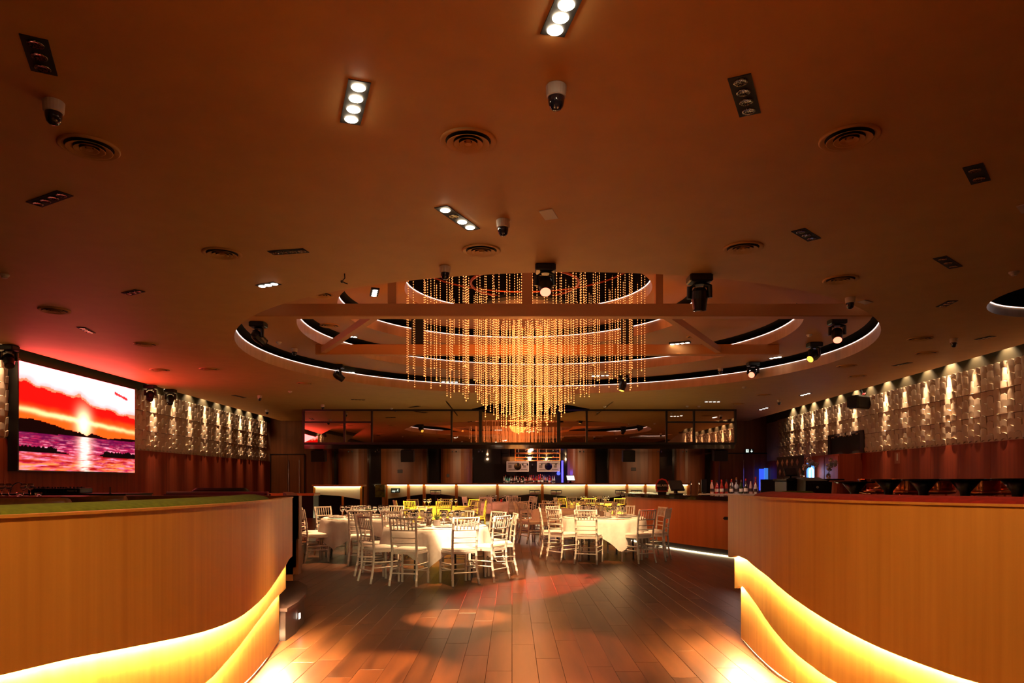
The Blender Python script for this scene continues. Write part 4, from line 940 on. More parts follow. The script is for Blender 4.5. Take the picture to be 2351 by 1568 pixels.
# left waiter station
ws = thing('waiter_station', 'wood-topped waiter station with a glowing sloped panel at left', 'counter'); yw = 26.0
x0, x1 = X_at(722, yw), X_at(829, yw)
mb = MB(); mb.bbox(X_at(717, yw), X_at(835, yw), yw - .08, yw + .5, 1.215, 1.275, .008); part('worktop', mb, M_TOPWOOD, ws)
mb = MB(); mb.add([(x0, yw, 1.20), (x1, yw, 1.20), (x1, yw, .74), (x0 + .9, yw, .87), (x0, yw, .93), (x0, yw + .03, 1.20), (x1, yw + .03, 1.20), (x1, yw + .03, .74), (x0 + .9, yw + .03, .87), (x0, yw + .03, .93)], [(0, 1, 2, 3, 4), (9, 8, 7, 6, 5), (4, 3, 8, 9), (3, 2, 7, 8), (0, 4, 9, 5), (1, 6, 7, 2)]); part('frosted_panel', mb, M_FROST, ws)
mb = MB(); mb.box(x0, x1, yw - .06, yw - .045, 1.20, 1.213); part('light_strip', mb, mat('station LED strip', (1, .9, .7), .5, emit=(1, .85, .42), es=16), ws)
mb = MB(); mb.box(x0, x1, yw + .25, yw + .45, .15, 1.2); part('back_panel', mb, M_DARKMIR, ws)
for a in (722, 787, 829): mb = MB(); mb.box(X_at(a, yw) - .035, X_at(a, yw) + .035, yw - .03, yw + .06, .15, 1.215 if a != 787 else .86); part('post', mb, M_GOLD, ws)
t = thing('side_cabinet', 'black cabinet with orange wooden top left of the waiter station', 'cabinet'); yk = 21.6
mb = MB(); mb.box(-9.0, X_at(719, yk), yk, yk + .6, 0, .965); part('body', mb, M_BLACK, t); mb = MB(); mb.bbox(-9.05, X_at(722, yk), yk - .04, yk + .65, .965, 1.035, .006); part('worktop', mb, M_TOPWOOD, t)
# bar stools
def stool(px, y, lab, seat=M_CUSH):
    x = X_at(px, y); t = thing('bar_stool', 'dark bar stool with pale seat ' + lab, 'stool', (x, y, .15)); mb = MB(); mb.lathe([(.17, .74), (.20, .76), (.20, .80), (.16, .83), (.05, .835)], 20); part('seat', mb, seat, t, True)
    mb = MB(); mb.lathe([(.20, 0), (.19, .02), (.03, .04), (.025, .74)], 16); part('pedestal', mb, M_BLACK, t); mb = MB(); 
    part('footrest', torus(.16, .012, (0, 0, .28), 20), M_CHROME, t); part('backrest_rail', torus(.2, .018, (0, 0, .90), 20), M_BLACK, t)
    for k in range(4): mb = MB(); mb.tube([(.2 * math.cos(k * PI / 2), .2 * math.sin(k * PI / 2), .78), (.2 * math.cos(k * PI / 2), .2 * math.sin(k * PI / 2), .9)], .01, 5); part('upright', mb, M_BLACK, t)
for px, l in ((1000, 'left of centre at the bar'), (1228, 'before the middle of the bar, left of a pair'), (1277, 'before the middle of the bar, right of a pair'), (1425, 'near the round bar'), (1461, 'closest to the round bar')): stool(px, 27.5, l)

# bottle display behind the bar
dp = thing('bottle_display', 'mirrored display wall with copper shelves behind the bar', 'shelf unit'); yd = 31.5
mb = MB(); mb.box(X_at(1153, yd), X_at(1297, yd), yd, YB - .01, 1.31, 2.615); part('mirror_back', mb, M_DARKMIR, dp)
mb = MB(); mb.box(X_at(1084, yd), X_at(1330, yd), 30.3, YB - .01, .15, 1.31); part('back_counter', mb, M_BOARD, dp)
xs = [X_at(1183, 31.2), X_at(1234, 31.2), X_at(1285, 31.2)]
for z in (2.30, 2.44, 2.60): mb = MB(); mb.box(xs[0], xs[2], 31.1, 31.35, z - .012, z + .012); part('shelf', mb, M_COPPER, dp)
for x in xs: mb = MB(); mb.box(x - .02, x + .02, 31.08, 31.12, 2.28, 2.612); part('upright', mb, M_COPPER, dp)
for i, (a, b_, l) in enumerate(((1164, 1213, 'left'), (1234, 1284, 'right'))):
    y = 31.0; x0, x1, z0, z1 = X_at(a, y), X_at(b_, y), 1.4 + 23.5 / F * y, 1.4 + 44.5 / F * y; c = ((x0 + x1) / 2, (z0 + z1) / 2)
    t = thing('oval_cutout_board', 'silver printed board with an oval window hanging behind the bar, ' + l + ' of two', 'sign'); 
    ov = [(c[0] + .16 * math.cos(2 * PI * k / 28), c[1] + .16 * math.sin(2 * PI * k / 28)) for k in range(28)]
    bd = flat_with_holes([[(x0, z0), (x1, z0), (x1, z1), (x0, z1)], ov], 0); part('board', bd, M_NOTE, t, False, (0, y, 0), (PI / 2, 0, 0))
    mb = MB()
    for q in ((x0 - .02, x1 + .02, z1, z1 + .025), (x0 - .02, x1 + .02, z0 - .025, z0), (x0 - .02, x0, z0, z1), (x1, x1 + .02, z0, z1)): mb.box(q[0], q[1], y - .015, y + .01, q[2], q[3])
    part('frame', mb, M_SIGNW, t)
    for k, (dx, dz, w, h) in enumerate(((-.33, .0, .07, .07), (.30, .0, .06, .05), (-.25, .13, .16, .02), (.28, .13, .13, .02), (.28, -.13, .13, .02), (-.25, -.14, .14, .02))): 
        mb = MB(); mb.box(c[0] + dx - w, c[0] + dx + w, y - .006, y - .001, c[1] + dz - h, c[1] + dz + h); part('printed_patch', mb, mat('grey print', (.16, .12, .11), .6), t)
    mb = MB(); mb.tube([(x0 + .1, y, z1), (x0 + .1, y, 2.62)], .006, 4); mb.tube([(x1 - .1, y, z1), (x1 - .1, y, 2.62)], .006, 4); part('hanging_wires', mb, M_CHROME, t)
BOT = [((.30, .85, .72), .05), ((.10, .55, .45), .05), ((.9, .9, .9), .05), ((.45, .05, .03), .08), ((.10, .03, .01), .1), ((.02, .06, .02), .1), ((.7, .25, .15), .1), ((.9, .62, .55), .15), ((.5, .02, .02), .1), ((.02, .02, .02), .15), ((.55, .62, .70), .05)]
BM = {}
def bottle(loc, ci, h, lab, group, kind=0):
    c, r = BOT[ci % len(BOT)]; m = mat('bottle glass %d' % (ci % len(BOT)), tuple(v * .8 for v in c), r, coat=.6, spec=.7)
    t = thing('bottle', lab, 'bottle', loc, 0, group); k = h / .32; key = (kind, ci % len(BOT))
    if key not in BM:
        prof = [[(.036, 0), (.038, .01), (.038, .19), (.030, .225), (.013, .25), (.012, .30)], [(.044, 0), (.046, .01), (.046, .14), (.036, .175), (.014, .20), (.013, .29)], [(.040, 0), (.042, .01), (.036, .16), (.024, .21), (.014, .25), (.013, .30)]][kind]
        mb = MB(); mb.lathe(prof, 10, cap0=True, cap1=False); a = mb.mesh('glass_body', m, True)
        mb = MB(); mb.lathe([(.016, .28), (.016, .32), (.010, .325)], 8); b2 = mb.mesh('cap', [M_BLACK, M_RED, M_BRASS][(ci + kind) % 3])
        mb = MB(); mb.lathe([(prof[1][0] + .0012, .05), (prof[1][0] + .0012, .12)], 10, cap0=False, cap1=False); l = mb.mesh('paper_label', [M_SIGNW, mat('dark print', (.05, .03, .03), .6)][(ci // 2) % 2])
        BM[key] = (a, b2, l)
    for nm, me in zip(('glass_body', 'cap', 'paper_label'), BM[key]): obj(nm, me, t)
    t.scale = (k, k, k); return t
NAMEC = ['mint green', 'teal', 'clear', 'dark red', 'amber brown', 'dark green', 'coral', 'pale pink', 'red', 'black', 'grey blue']
ordn = ['first', 'second', 'third', 'fourth', 'fifth', 'sixth', 'seventh', 'eighth', 'ninth', 'tenth']
cnt = {}
seq = [2, 0, 1, 0, 2, 7, 7, 2, 9, 6, 4, 5, 7, 3, 6, 7, 6, 8, 3, 6, 8, 8, 4, 7, 6, 10, 8, 8, 10, 2]
for k, ci in enumerate(seq):
    cnt[ci] = cnt.get(ci, -1) + 1; px = 1157 + k * 4.0
    bottle((X_at(px, 30.6), 30.6 + (.13 if k % 2 else 0), 1.3105), ci, .26 + .10 * random.random() + (.05 if 14 < k < 24 else 0), '%s bottle behind the long bar, %s of its colour from left' % (NAMEC[ci], ordn[cnt[ci]]), 'bottles behind the bar', k % 3)
light('POINT', 'blue_backlight', (X_at(1286, 30.9), 31.0, 1.75), 7, (.06, .10, 1), dp, radius=.08)
light('POINT', 'display_fill', (X_at(1220, 30.0), 29.9, 2.45), 30, (1, .55, .35), dp, radius=.08)  # bare fill light for the bottle shelves, no fixture modelled
mb = MB(); mb.box(X_at(1289, 31.3), X_at(1293, 31.3), 31.25, 31.3, 1.35, 2.3); part('blue_light_strip', mb, mat('dim blue strip', (.1, .1, 1), .5, emit=(.10, .08, 1), es=1.0), dp)
for k in range(9):
    x = xs[0] + .12 + k * .205; q = obj('hanging_glass', None); tag(q, 'stemmed glass hung upside down below the copper shelf, %s from the left' % ordn[k], 'glass', 'glasses hung behind the bar'); q.location = (x, 31.02, 2.28); q.rotation_euler = (PI, 0, 0)
    mb = MB()
    if k == 0: HG = MB().lathe([(.04, 0), (.004, .01), (.004, .08), (.035, .11), (.04, .16), (.03, .19)], 10).mesh('bowl', M_GLASS, True)
    obj('bowl', HG, q)
for k in range(6):
    x = xs[0] + .15 + k * .30; bottle((x, 31.2, 2.4525), (2, 9, 4, 2, 7, 9)[k], .15, '%s short bottle on the upper copper shelf, %s from the left' % (NAMEC[(2, 9, 4, 2, 7, 9)[k]], ordn[k]), 'bottles on the copper shelf', 1)
def pos_terminal(loc, rz, lab, screen, s=1.0):
    t = thing('till_terminal', lab, 'till', loc, rz); t.scale = (s, s, s); R = Matrix.Rotation(-.55, 3, 'X')
    mb = MB(); mb.bbox(-.11, .11, -.10, .12, 0, .03, .008); part('base', mb, M_BLACK, t); mb = MB(); mb.box(-.03, .03, .0, .05, .03, .17); part('neck', mb, M_BLACK, t)
    mb = MB(); mb.box(-.17, .17, -.015, .02, .07, .31, 0, R, (0, 0, .18)); part('bezel', mb, M_BLACK, t); mb = MB(); mb.box(-.15, .15, -.019, -.014, .09, .29, 0, R, (0, 0, .18)); part('display', mb, screen, t); return t
pos_terminal((X_at(1310, 28.6), 28.6, 1.326), .25, 'till with a lit white display on the bar', M_SCREENW, 1.05)

# ------------------------------------------------------------------ round service bar on the right
rb = thing('round_bar', 'curved orange wood bar with polished black top at right', 'bar counter')
BP = [Vector((p.x, p.y)) for p in spline([(2.95, 18.2), (2.78, 17.2), (3.00, 15.9), (3.45, 14.5), (4.05, 13.2), (4.9, 12.0), (6.0, 11.1)], 8)]
def curved_slab(off0, off1, z0, z1):
    A, B = offset_line(BP, off0, 1), offset_line(BP, off1, 1); mb = MB()
    mb.loft([[(a.x, a.y, z0), (a.x, a.y, z1), (b_.x, b_.y, z1), (b_.x, b_.y, z0)] for a, b_ in zip(A, B)], True, True); return mb
part('front_panel', curved_slab(0, .05, .13, 1.04), M_BARWOOD, rb); part('kick_plate', curved_slab(.05, .10, 0, .14), M_BLACK, rb); part('worktop', curved_slab(-.07, .62, 1.04, 1.12), M_GLOSSBLACK, rb)
part('carcass', curved_slab(.10, .55, 0, 1.03), M_BLACK, rb); part('light_strip', curved_slab(.020, .032, .004, .016), mat('kick LED strip', (1, .9, .7), .5, emit=(1, .78, .42), es=8), rb)
mb = MB(); mb.bbox(4.35, 6.7, 16.15, 16.75, 1.06, 1.115, .006); part('rear_worktop', mb, M_OFFWHITE, rb); mb = MB(); mb.box(4.4, 6.65, 16.2, 16.7, 0, 1.06); part('rear_cabinet', mb, M_BLACK, rb)
p = at_d(1667, 1190, 13.1); mb = MB(); mb.lathe([(.001, -.06), (.03, -.03), (.03, .03), (.001, .06)], 8, (p.x, 13.1, p.z), R=Matrix.Rotation(PI / 2, 3, 'Y')); part('pull_knob', mb, M_BLACK, rb)
# badge sign
bs = thing('badge_sign', 'red-rimmed black shield sign reading BELAIRE on the round bar', 'sign', (X_at(1520, 15.85), 15.85, 1.12), -.12)
sh = [(-.135, .0), (-.128, .05), (-.145, .06), (-.145, .20), (-.125, .215), (-.09, .285), (-.05, .295), (0, .315)]
full = sh + [(-x, z) for x, z in reversed(sh[:-1])]; full = [(x, z + .02) for x, z in full]; full = [(x * .98, .03 + z * .95 + (0 if abs(x) < .13 else 0)) for x, z in full]
def vprism(poly, y0, y1): mb = MB(); mb.loft([[(x, y0, z) for x, z in poly], [(x, y1, z) for x, z in poly]], True, True); return mb
part('rim', vprism(full, -.02, .02), M_RED, bs); cz = .18; part('face', vprism([(x * .80, cz + (z - cz) * .80) for x, z in full], -.026, -.018), M_DARK, bs)
text('lettering', 'BELAIRE', .068, M_SIGNW, bs, (0, -.029, .185), (PI / 2, 0, 0)); 
mb = MB(); mb.box(-.05, .05, -.029, -.025, .105, .110); part('underline', mb, mat('grey print', (.16, .12, .11), .6), bs)
mb = MB(); mb.bbox(-.09, .09, -.06, .06, 0, .055, .008); part('foot', mb, M_DARK, bs)
pos_terminal((X_at(1553, 15.1), 15.1, 1.12), .45, 'till with a dark grey display on the round bar', M_SCREENG)
seq2 = [7, 6, 8, 3, 8, 8, 3, 7, 9, 2, 10, 10, 5, 5, 9, 4, 7, 3, 2, 8]; cnt = {}
for k, ci in enumerate(seq2):
    cnt[ci] = cnt.get(ci, -1) + 1; px = 1634 + k * 5.6
    bottle((X_at(px, 16.35), 16.35 + (.16 if k % 2 else 0), 1.1155), ci, .29 + .05 * random.random() + (.05 if k in (11, 19) else 0), '%s bottle behind the round bar, %s of its colour from left' % (NAMEC[ci], ordn[cnt[ci]]), 'bottles behind the round bar', (k * 2) % 3)
light('POINT', 'bottle_fill', (5.0, 16.0, 1.9), 5, (1, .6, .5), rb, radius=.1)  # unseen fill light over the bottle row, without a lamp body
for px, l in ((1586, 'left'), (1604, 'right')):
    t = thing('tap', 'chrome beer tap behind the till, %s of two' % l, 'tap', (X_at(px, 15.9), 15.9, 1.12)); mb = MB(); mb.tube([(0, 0, 0), (0, 0, .20), (0, -.05, .23), (0, -.08, .20)], .014, 8); part('column', mb, M_CHROME, t); mb = MB(); mb.tube([(0, 0, .22), (0, .01, .28)], .010, 6); part('lever', mb, M_BLACK, t)
for px, w, l in ((1616, .06, 'left of the bottle row'), (1768, .22, 'right of the bottle row')):
    t = thing('menu_screen', 'black upright screen ' + l, 'screen', (X_at(px, 16.55), 16.55, 1.1155)); mb = MB(); mb.bbox(-w, w, -.02, .02, .03, .33, .004); part('panel', mb, M_BLACK, t); mb = MB(); mb.box(-w * .6, w * .6, -.06, .06, 0, .03); part('foot', mb, M_BLACK, t)

# ------------------------------------------------------------------ rear doors and signs
def double_door(n, x0, x1, ztop, y, hx, lab):
    d = struct(obj('door_%d' % n, None), lab); xm = (x0 + x1) / 2
    for a, b_ in ((x0, xm - .006), (xm + .006, x1)): mb = MB(); mb.box(a, b_, y - .03, y, .15, ztop); part('door_leaf', mb, M_BACKWOOD, d)
    mb = MB(); mb.box(x0 - .05, x0 - .008, y - .05, y, .15, ztop + .05); mb.box(x1 + .008, x1 + .05, y - .05, y, .15, ztop + .05); mb.box(x0 - .05, x1 + .05, y - .05, y, ztop + .008, ztop + .05); part('door_frame', mb, M_BOARD, d)
    for h in hx: mb = MB(); mb.tube([(h, y - .03, .75), (h, y - .09, .75), (h, y - .09, 2.35), (h, y - .03, 2.35)], .016, 6); part('door_handle', mb, M_CHROME, d)
double_door(1, X_at(622, 31.9), X_at(697, 31.9), 2.58, 31.98, [X_at(662, 31.9), X_at(687, 31.9)], 'brown double doors at the left rear corner')
double_door(2, X_at(1652, 31.9), X_at(1762, 31.9), 2.62, 31.98, [X_at(1707, 31.9), X_at(1731, 31.9)], 'brown double exit doors at the right rear corner')
p = at_d(1721, 1035, 31.9); t = thing('exit_sign', 'black exit sign with running figure and down arrow above the right doors', 'sign', (p.x, 31.94, p.z)); mb = MB(); mb.box(-.19, .19, -.03, .03, -.09, .09); part('box', mb, M_EXIT, t)
mb = MB(); mb.box(-.16, -.04, -.034, -.03, -.07, .07); part('white_panel', mb, M_EXITW, t); runner(t, -.10, -.038, .05, M_EXIT)
mb = MB(); mb.tube([(.09, -.036, .06), (.09, -.036, -.05)], .012, 5); mb.tube([(.045, -.036, -.01), (.09, -.036, -.06), (.135, -.036, -.01)], .012, 5); part('arrow', mb, M_EXITW, t)
t = thing('blue_window_glow', 'glowing blue upright panel standing in for window light by the right doors', 'light'); xb_ = X_at(1757, 31.5)
mb = MB(); mb.box(xb_ - .22, xb_ - .02, 31.60, 31.66, 1.0, 1.95); part('deep_blue_glow', mb, M_BLUEWIN, t); mb = MB(); mb.box(xb_, xb_ + .16, 31.60, 31.66, 1.0, 1.98); part('pale_blue_glow', mb, M_BLUEPALE, t)  # glowing boxes standing in for blue light from a window

# ------------------------------------------------------------------ right wall fittings
# dark doorway high on the wall with a wooden cupboard below
t = struct(obj('window_1', None), 'dark upper opening in the right relief wall'); mb = MB()
def wall_box(X, y0, y1, z0, z1, o0, o1, sgn): # box hugging a side wall
    mb = MB(); mb.add([(X(y0) - sgn * o0, y0, z0), (X(y1) - sgn * o0, y1, z0), (X(y1) - sgn * o0, y1, z1), (X(y0) - sgn * o0, y0, z1), (X(y0) - sgn * o1, y0, z0), (X(y1) - sgn * o1, y1, z0), (X(y1) - sgn * o1, y1, z1), (X(y0) - sgn * o1, y0, z1)],
                      [(0, 3, 2, 1), (4, 5, 6, 7), (0, 1, 5, 4), (3, 7, 6, 2), (0, 4, 7, 3), (1, 2, 6, 5)]); return mb
part('dark_pane', wall_box(XR, 22.35, 24.7, 2.30, 2.92, .002, .03, 1), M_DARK, t)
for q in ((22.15, 22.35, 2.29, 2.97), (24.7, 24.88, 2.29, 2.97), (22.15, 24.88, 2.92, 2.99)): part('frame', wall_box(XR, *q, .002, .09, 1), M_BOARD, t)
t = thing('notice_plate', 'pair of small white notices above the dark opening', 'sign')
for a, b_ in ((23.0, 23.35), (23.5, 23.85)): part('plate', wall_box(XR, a, b_, 2.90, 2.985, .091, .10, 1), M_OFFWHITE, t)
t = thing('wall_cupboard', 'tall dark brown cupboard against the right wall below the opening', 'cupboard')
part('body', wall_box(XR, 22.3, 24.6, .0, 2.26, .031, .75, 1), M_WALLWOOD, t); part('door', wall_box(XR, 22.36, 23.42, .1, 2.2, .751, .77, 1), M_WALLWOOD, t); part('door', wall_box(XR, 23.48, 24.54, .1, 2.2, .751, .77, 1), M_WALLWOOD, t)
# poster board with rows of printed motifs
bd = thing('poster_board', 'dark free-standing board printed with rows of diamond motifs', 'board'); A, B = Vector((9.98, 27.0)), Vector((10.06, 24.8)); dv = B - A; nn = Vector((-dv.y, dv.x)).normalized() * -1
mb = MB(); mb.add([(A.x, A.y, .15), (B.x, B.y, .0), (B.x, B.y, 2.30), (A.x, A.y, 2.30), (A.x + .05, A.y, .15), (B.x + .05, B.y, 0), (B.x + .05, B.y, 2.30), (A.x + .05, A.y, 2.30)], [(0, 1, 2, 3), (4, 7, 6, 5), (0, 4, 5, 1), (1, 5, 6, 2), (2, 6, 7, 3), (3, 7, 4, 0)]); part('board', mb, M_BOARD, bd)
for r in range(5):
    for c in range(5):
        q = A.lerp(B, (c + .5 + (.5 if r % 2 else 0) - .25) / 5.2); z = 2.08 - r * .34; e = dv.normalized() * .12; mb = MB(); x_ = q.x - .012
        mb.add([(x_, q.y, z + .13), (x_ + e.x, q.y + e.y, z), (x_, q.y, z - .15), (x_ - e.x, q.y - e.y, z), (x_ - .015, q.y, z)], [(0, 1, 4), (1, 2, 4), (2, 3, 4), (3, 0, 4)]); part('motif', mb, M_FACE, bd)
# blue lightbox with a white neon arch
lb = thing('neon_lightbox', 'blue lightbox with a white neon arch beside the poster board', 'light', (X_at(1861, 24.0), 24.0, 0)); mb = MB(); mb.box(-.12, .13, 0, .06, 1.0, 2.02); part('box', mb, M_BLUEPALE, lb)
mb = MB(); mb.tube([(-.03, -.02, 1.50), (-.03, -.02, 1.78), (.02, -.02, 1.86), (.08, -.02, 1.78), (.08, -.02, 1.40)], .016, 6); part('neon_tube', mb, M_NEON, lb)
light('POINT', 'neon_glow', (0, -.3, 1.7), 1.5, (.25, .45, 1), lb, radius=.1)
mb = MB(); mb.box(-.06, .06, -.02, .05, 0, 1.0); part('stand', mb, M_BLACK, lb)
# reception desk, till, orchids
ps = .33
t = thing('lectern', 'black lectern with a round white logo at right', 'lectern', (X_at(1866, 13.0), 13.0, ps)); mb = MB(); mb.loft([[(-.24, -.2, 0), (.24, -.2, 0), (.24, .2, 0), (-.24, .2, 0)], [(-.20, -.18, 1.08), (.20, -.18, 1.08), (.20, .2, 1.14), (-.20, .2, 1.14)]], True, True); part('body', mb, M_BLACK, t)
mb = MB(); mb.box(-.12, .12, -.205, -.19, .92, 1.02); part('panel', mb, M_DARK, t); mb = MB(); mb.lathe([(.001, -.003), (.022, -.003), (.022, .003), (.001, .003)], 16, (0, -.208, .965), R=Matrix.Rotation(PI / 2, 3, 'X')); part('logo', mb, M_SIGNW, t)
mb = MB(); mb.box(-.004, .004, -.214, -.210, .952, .978); part('logo_mark', mb, M_DARK, t)
t = thing('reception_desk', 'black reception desk behind the red padded wall', 'desk'); mb = MB(); mb.bbox(X_at(1799, 13.5), X_at(1925, 13.5), 13.35, 13.95, ps, 1.40, .01); part('body', mb, M_BLACK, t); mb = MB(); mb.bbox(X_at(1796, 13.5), X_at(1928, 13.5), 13.3, 14.0, 1.40, 1.445, .006); part('worktop', mb, M_GLOSSBLACK, t)
pos_terminal((X_at(1815, 13.6), 13.6, 1.446), .1, 'till with a dark display on the reception desk', M_SCREENG, .68)
def orchid(px, y, z, lab, n, seed):
    rnd = random.Random(seed); t = thing('orchid', lab, 'flowers', (X_at(px, y), y, z)); mb = MB(); mb.lathe([(.03, 0), (.045, .05), (.03, .10), (.025, .10)], 12); part('vase', mb, M_GLASS, t)
    PET = MB().lathe([(.001, .002), (.018, .0), (.026, .006), (.0255, .008), (.001, .006)], 7).mesh('petal', M_PETAL, True)
    for s in range(3):
        a = rnd.uniform(-1.3, 1.3); pts = [(0, 0, .08), (.06 * a, 0, .20), (.16 * a, 0, .27 + .03 * s), (.26 * a, 0, .24 + .06 * s)]; sp = spline(pts, 5); mb = MB(); mb.tube(sp, .004, 4); part('stem', mb, M_LEAF, t)
        for k in range(n):
            q = sp[rnd.randrange(5, len(sp))]; c = q + Vector((rnd.uniform(-.03, .03), rnd.uniform(-.03, .03), rnd.uniform(-.02, .03)))
            for m_ in range(4): obj('petal', PET, t, c + Vector((math.cos(m_ * 1.57 + k) * .022, rnd.uniform(-.01, .01), math.sin(m_ * 1.57 + k) * .022)), (rnd.uniform(.8, 2.2), 0, rnd.uniform(0, 6)))
orchid(1842, 13.75, 1.446, 'white orchid spray left of the neon lightbox', 5, 2); orchid(1902, 13.7, 1.446, 'white orchid spray right of the neon lightbox', 5, 5)
# copper bar stools and black trumpet tables by the right wall
def copper_stool(px, y, lab, rz):
    t = thing('copper_stool', 'polished copper barrel stool ' + lab, 'stool', (X_at(px, y), y, ps), rz); mb = MB(); n = 20
    ring = lambda r, z, a0, a1: [(r * math.cos(a0 + (a1 - a0) * i / n), r * math.sin(a0 + (a1 - a0) * i / n), z) for i in range(n + 1)]
    a0, a1 = .35, PI - .35 + .0
    mb.loft([ring(.215, .93, -.5, PI + .5), ring(.225, .98, -.5, PI + .5), ring(.222, 1.09, -.5, PI + .5), ring(.235, 1.105, -.5, PI + .5), ring(.20, 1.105, -.5, PI + .5), ring(.205, .94, -.5, PI + .5)], closed=False); part('barrel_back', mb, M_COPPER, t, True)
    mb = MB(); mb.lathe([(.15, .88), (.235, .90), (.24, .925), (.22, .94), (.05, .955)], 24); part('seat', mb, M_COPPER, t, True)
    for k in range(4): a = PI / 4 + k * PI / 2; mb = MB(); mb.tube([(.15 * math.cos(a), .15 * math.sin(a), .9), (.23 * math.cos(a), .23 * math.sin(a), 0)], .014, 6); part('leg', mb, M_COPPER, t)
    part('footring', torus(.205, .009, (0, 0, .28), 20, 5), M_COPPER, t)
for k, (px, y) in enumerate(((2008, 10.7), (2082, 10.3), (2152, 10.4), (2252, 9.6), (2316, 10.1))): copper_stool(px, y, ('nearest the brown cupboard', 'second from the brown cupboard', 'in the middle of the row', 'second from the right edge', 'at the right edge')[k], (k * 1.3) % 6)
def trumpet_table(px, y, r, zt_, lab, m=M_BLACK):
    t = thing('trumpet_table', lab, 'table', (X_at(px, y), y, ps)); h = zt_ - ps; mb = MB(); mb.lathe([(r * .96, h - .02), (r, h - .012), (r, h), (r * .97, h + .004)], 32); part('tabletop', mb, M_GLOSSBLACK if m is M_BLACK else m, t)
    mb = MB(); mb.lathe([(.24, 0), (.22, .02), (.06, .08), (.035, .3), (.035, h - .30), (.06, h - .15), (.16, h - .02)], 20); part('pedestal', mb, m, t, True)
trumpet_table(2216, 8.6, .27, 1.425, 'black trumpet table second from the right edge'); trumpet_table(2336, 8.2, .27, 1.43, 'black trumpet table at the right edge'); trumpet_table(2040, 9.7, .22, 1.425, 'black trumpet table among the copper stools'); trumpet_table(2120, 9.0, .26, 1.425, 'black trumpet table left of the middle copper stool')
trumpet_table(1962, 9.9, .26, 1.395, 'black trumpet table beside the brown cupboard'); 
t = thing('round_side_table', 'reddish brown drum table left of the trumpet tables', 'table', (X_at(1932, 10.8), 10.8, ps)); mb = MB(); mb.lathe([(.20, 0), (.16, .5), (.13, 1.06)], 20); part('drum', mb, M_WALLWOOD, t); mb = MB(); mb.lathe([(.15, 1.06), (.17, 1.065), (.17, 1.08), (.15, 1.085)], 24); part('tabletop', mb, M_WALLWOOD, t)
# green seat back behind the red padding
mb = MB(); mb.bbox(X_at(1798, 7.6), X_at(1885, 7.6), 7.6, 7.85, ps, 1.295, .05); tag(part('seat_back', mb, M_GREEN), 'low moss green seat back behind the red padded wall', 'sofa')
# wall-mounted speaker on the right
t = thing('wall_speaker', 'long black wall speaker hung before the right relief tiles', 'speaker', (X_at(1975, 21.8), 21.8, 3.80), .5); mb = MB(); mb.bbox(-.36, .34, -.18, .20, -.20, .20, .05); part('cabinet', mb, M_BLACK, t); mb = MB(); mb.box(-.385, -.355, -.15, .17, -.16, .16); part('grille', mb, M_DARK, t); mb = MB(); mb.tube([(.2, 0, .1), (.3, .2, .5)], .02); part('bracket', mb, M_BLACK, t)
mb = MB(); mb.tube([(-.03, -.1, .23), (.02, -.1, .27), (.05, -.1, .24), (.1, -.1, .28)], .012, 5); part('standby_light', mb, mat('red standby', (1, .1, .1), .5, emit=(1, .02, .02), es=1.2), t)
# fire notice on the veneer
o = part('fire_notice', wall_box(XR, 19.95, 20.25, 1.9, 2.22, .031, .036, 1), mat('pale red plate', (.42, .12, .05), .5)); tag(o, 'small red extinguisher notice on the right veneer', 'sign')
mb = wall_box(XR, 20.06, 20.12, 1.98, 2.18, .036, .040, 1); part('pictogram', mb, M_SIGNW, o)

# ------------------------------------------------------------------ left lounge
def tufted(name, w, z0, z1, depth, nx, m, parent):
    mb = MB(); NX, NZ = nx * 8, 10; rows = []
    for j in range(NZ + 1):
        v = j / NZ; row = []
        for i in range(NX + 1):
            u = i / NX; b_ = abs(math.sin(PI * u * nx)) ** .6 * .05 * math.sin(PI * min(1, v * 1.15)) ** .5
            row.append((-w / 2 + w * u, -depth / 2 - b_, z0 + (z1 - z0) * v))
        rows.append(row)
    rows.append([(-w / 2 + w * i / NX, depth / 2, z1) for i in range(NX + 1)]); rows.append([(-w / 2 + w * i / NX, depth / 2, z0) for i in range(NX + 1)]); rows.append(rows[0])
    mb.loft(rows, closed=False); return part(name, mb, m, parent, True)
def chesterfield(loc, rz, w, lab):
    t = thing('chesterfield_sofa', lab, 'sofa', loc, rz); tufted('backrest', w, .2, .80, .22, max(2, round(w / .16)), M_LEATHER, t)
    mb = MB(); mb.tube([(-w / 2 - .02, .02, .86), (w / 2 + .02, .02, .86)], .075, 12); part('top_roll', mb, M_LEATHER, t, True)
    for k in range(int(w / .03)):
        if k == 0: NH = MB().lathe([(.006, 0), (.005, .004), (.001, .005)], 6, R=Matrix.Rotation(PI / 2, 3, 'X')).mesh('nailhead', M_BRASS)
        obj('nailhead', NH, t, (-w / 2 + .015 + .03 * k, -.052, .845))
    mb = MB(); mb.bbox(-w / 2, w / 2, .1, .75, .18, .42, .04); part('seat', mb, M_LEATHER, t)
    for s in (-1, 1): mb = MB(); mb.tube([(s * (w / 2 + .05), -.02, .62), (s * (w / 2 + .05), .72, .62)], .085, 10); mb.box(s * (w / 2 + .05) - .07, s * (w / 2 + .05) + .07, 0, .72, .12, .62); part('armrest', mb, M_LEATHER, t, True)
    for sx_ in (-1, 1):
        for yy in (.0, .7): mb = MB(); mb.lathe([(.025, 0), (.035, .12)], 8, (sx_ * w * .45, yy, 0)); part('foot', mb, M_BLACK, t)
    return t
chesterfield((-4.45, 5.75, ps), 0, 1.7, 'long buttoned brown leather sofa behind the green padded wall'); chesterfield((-3.95, 6.75, ps), .08, .52, 'short buttoned brown leather armchair right of the leather sofa')
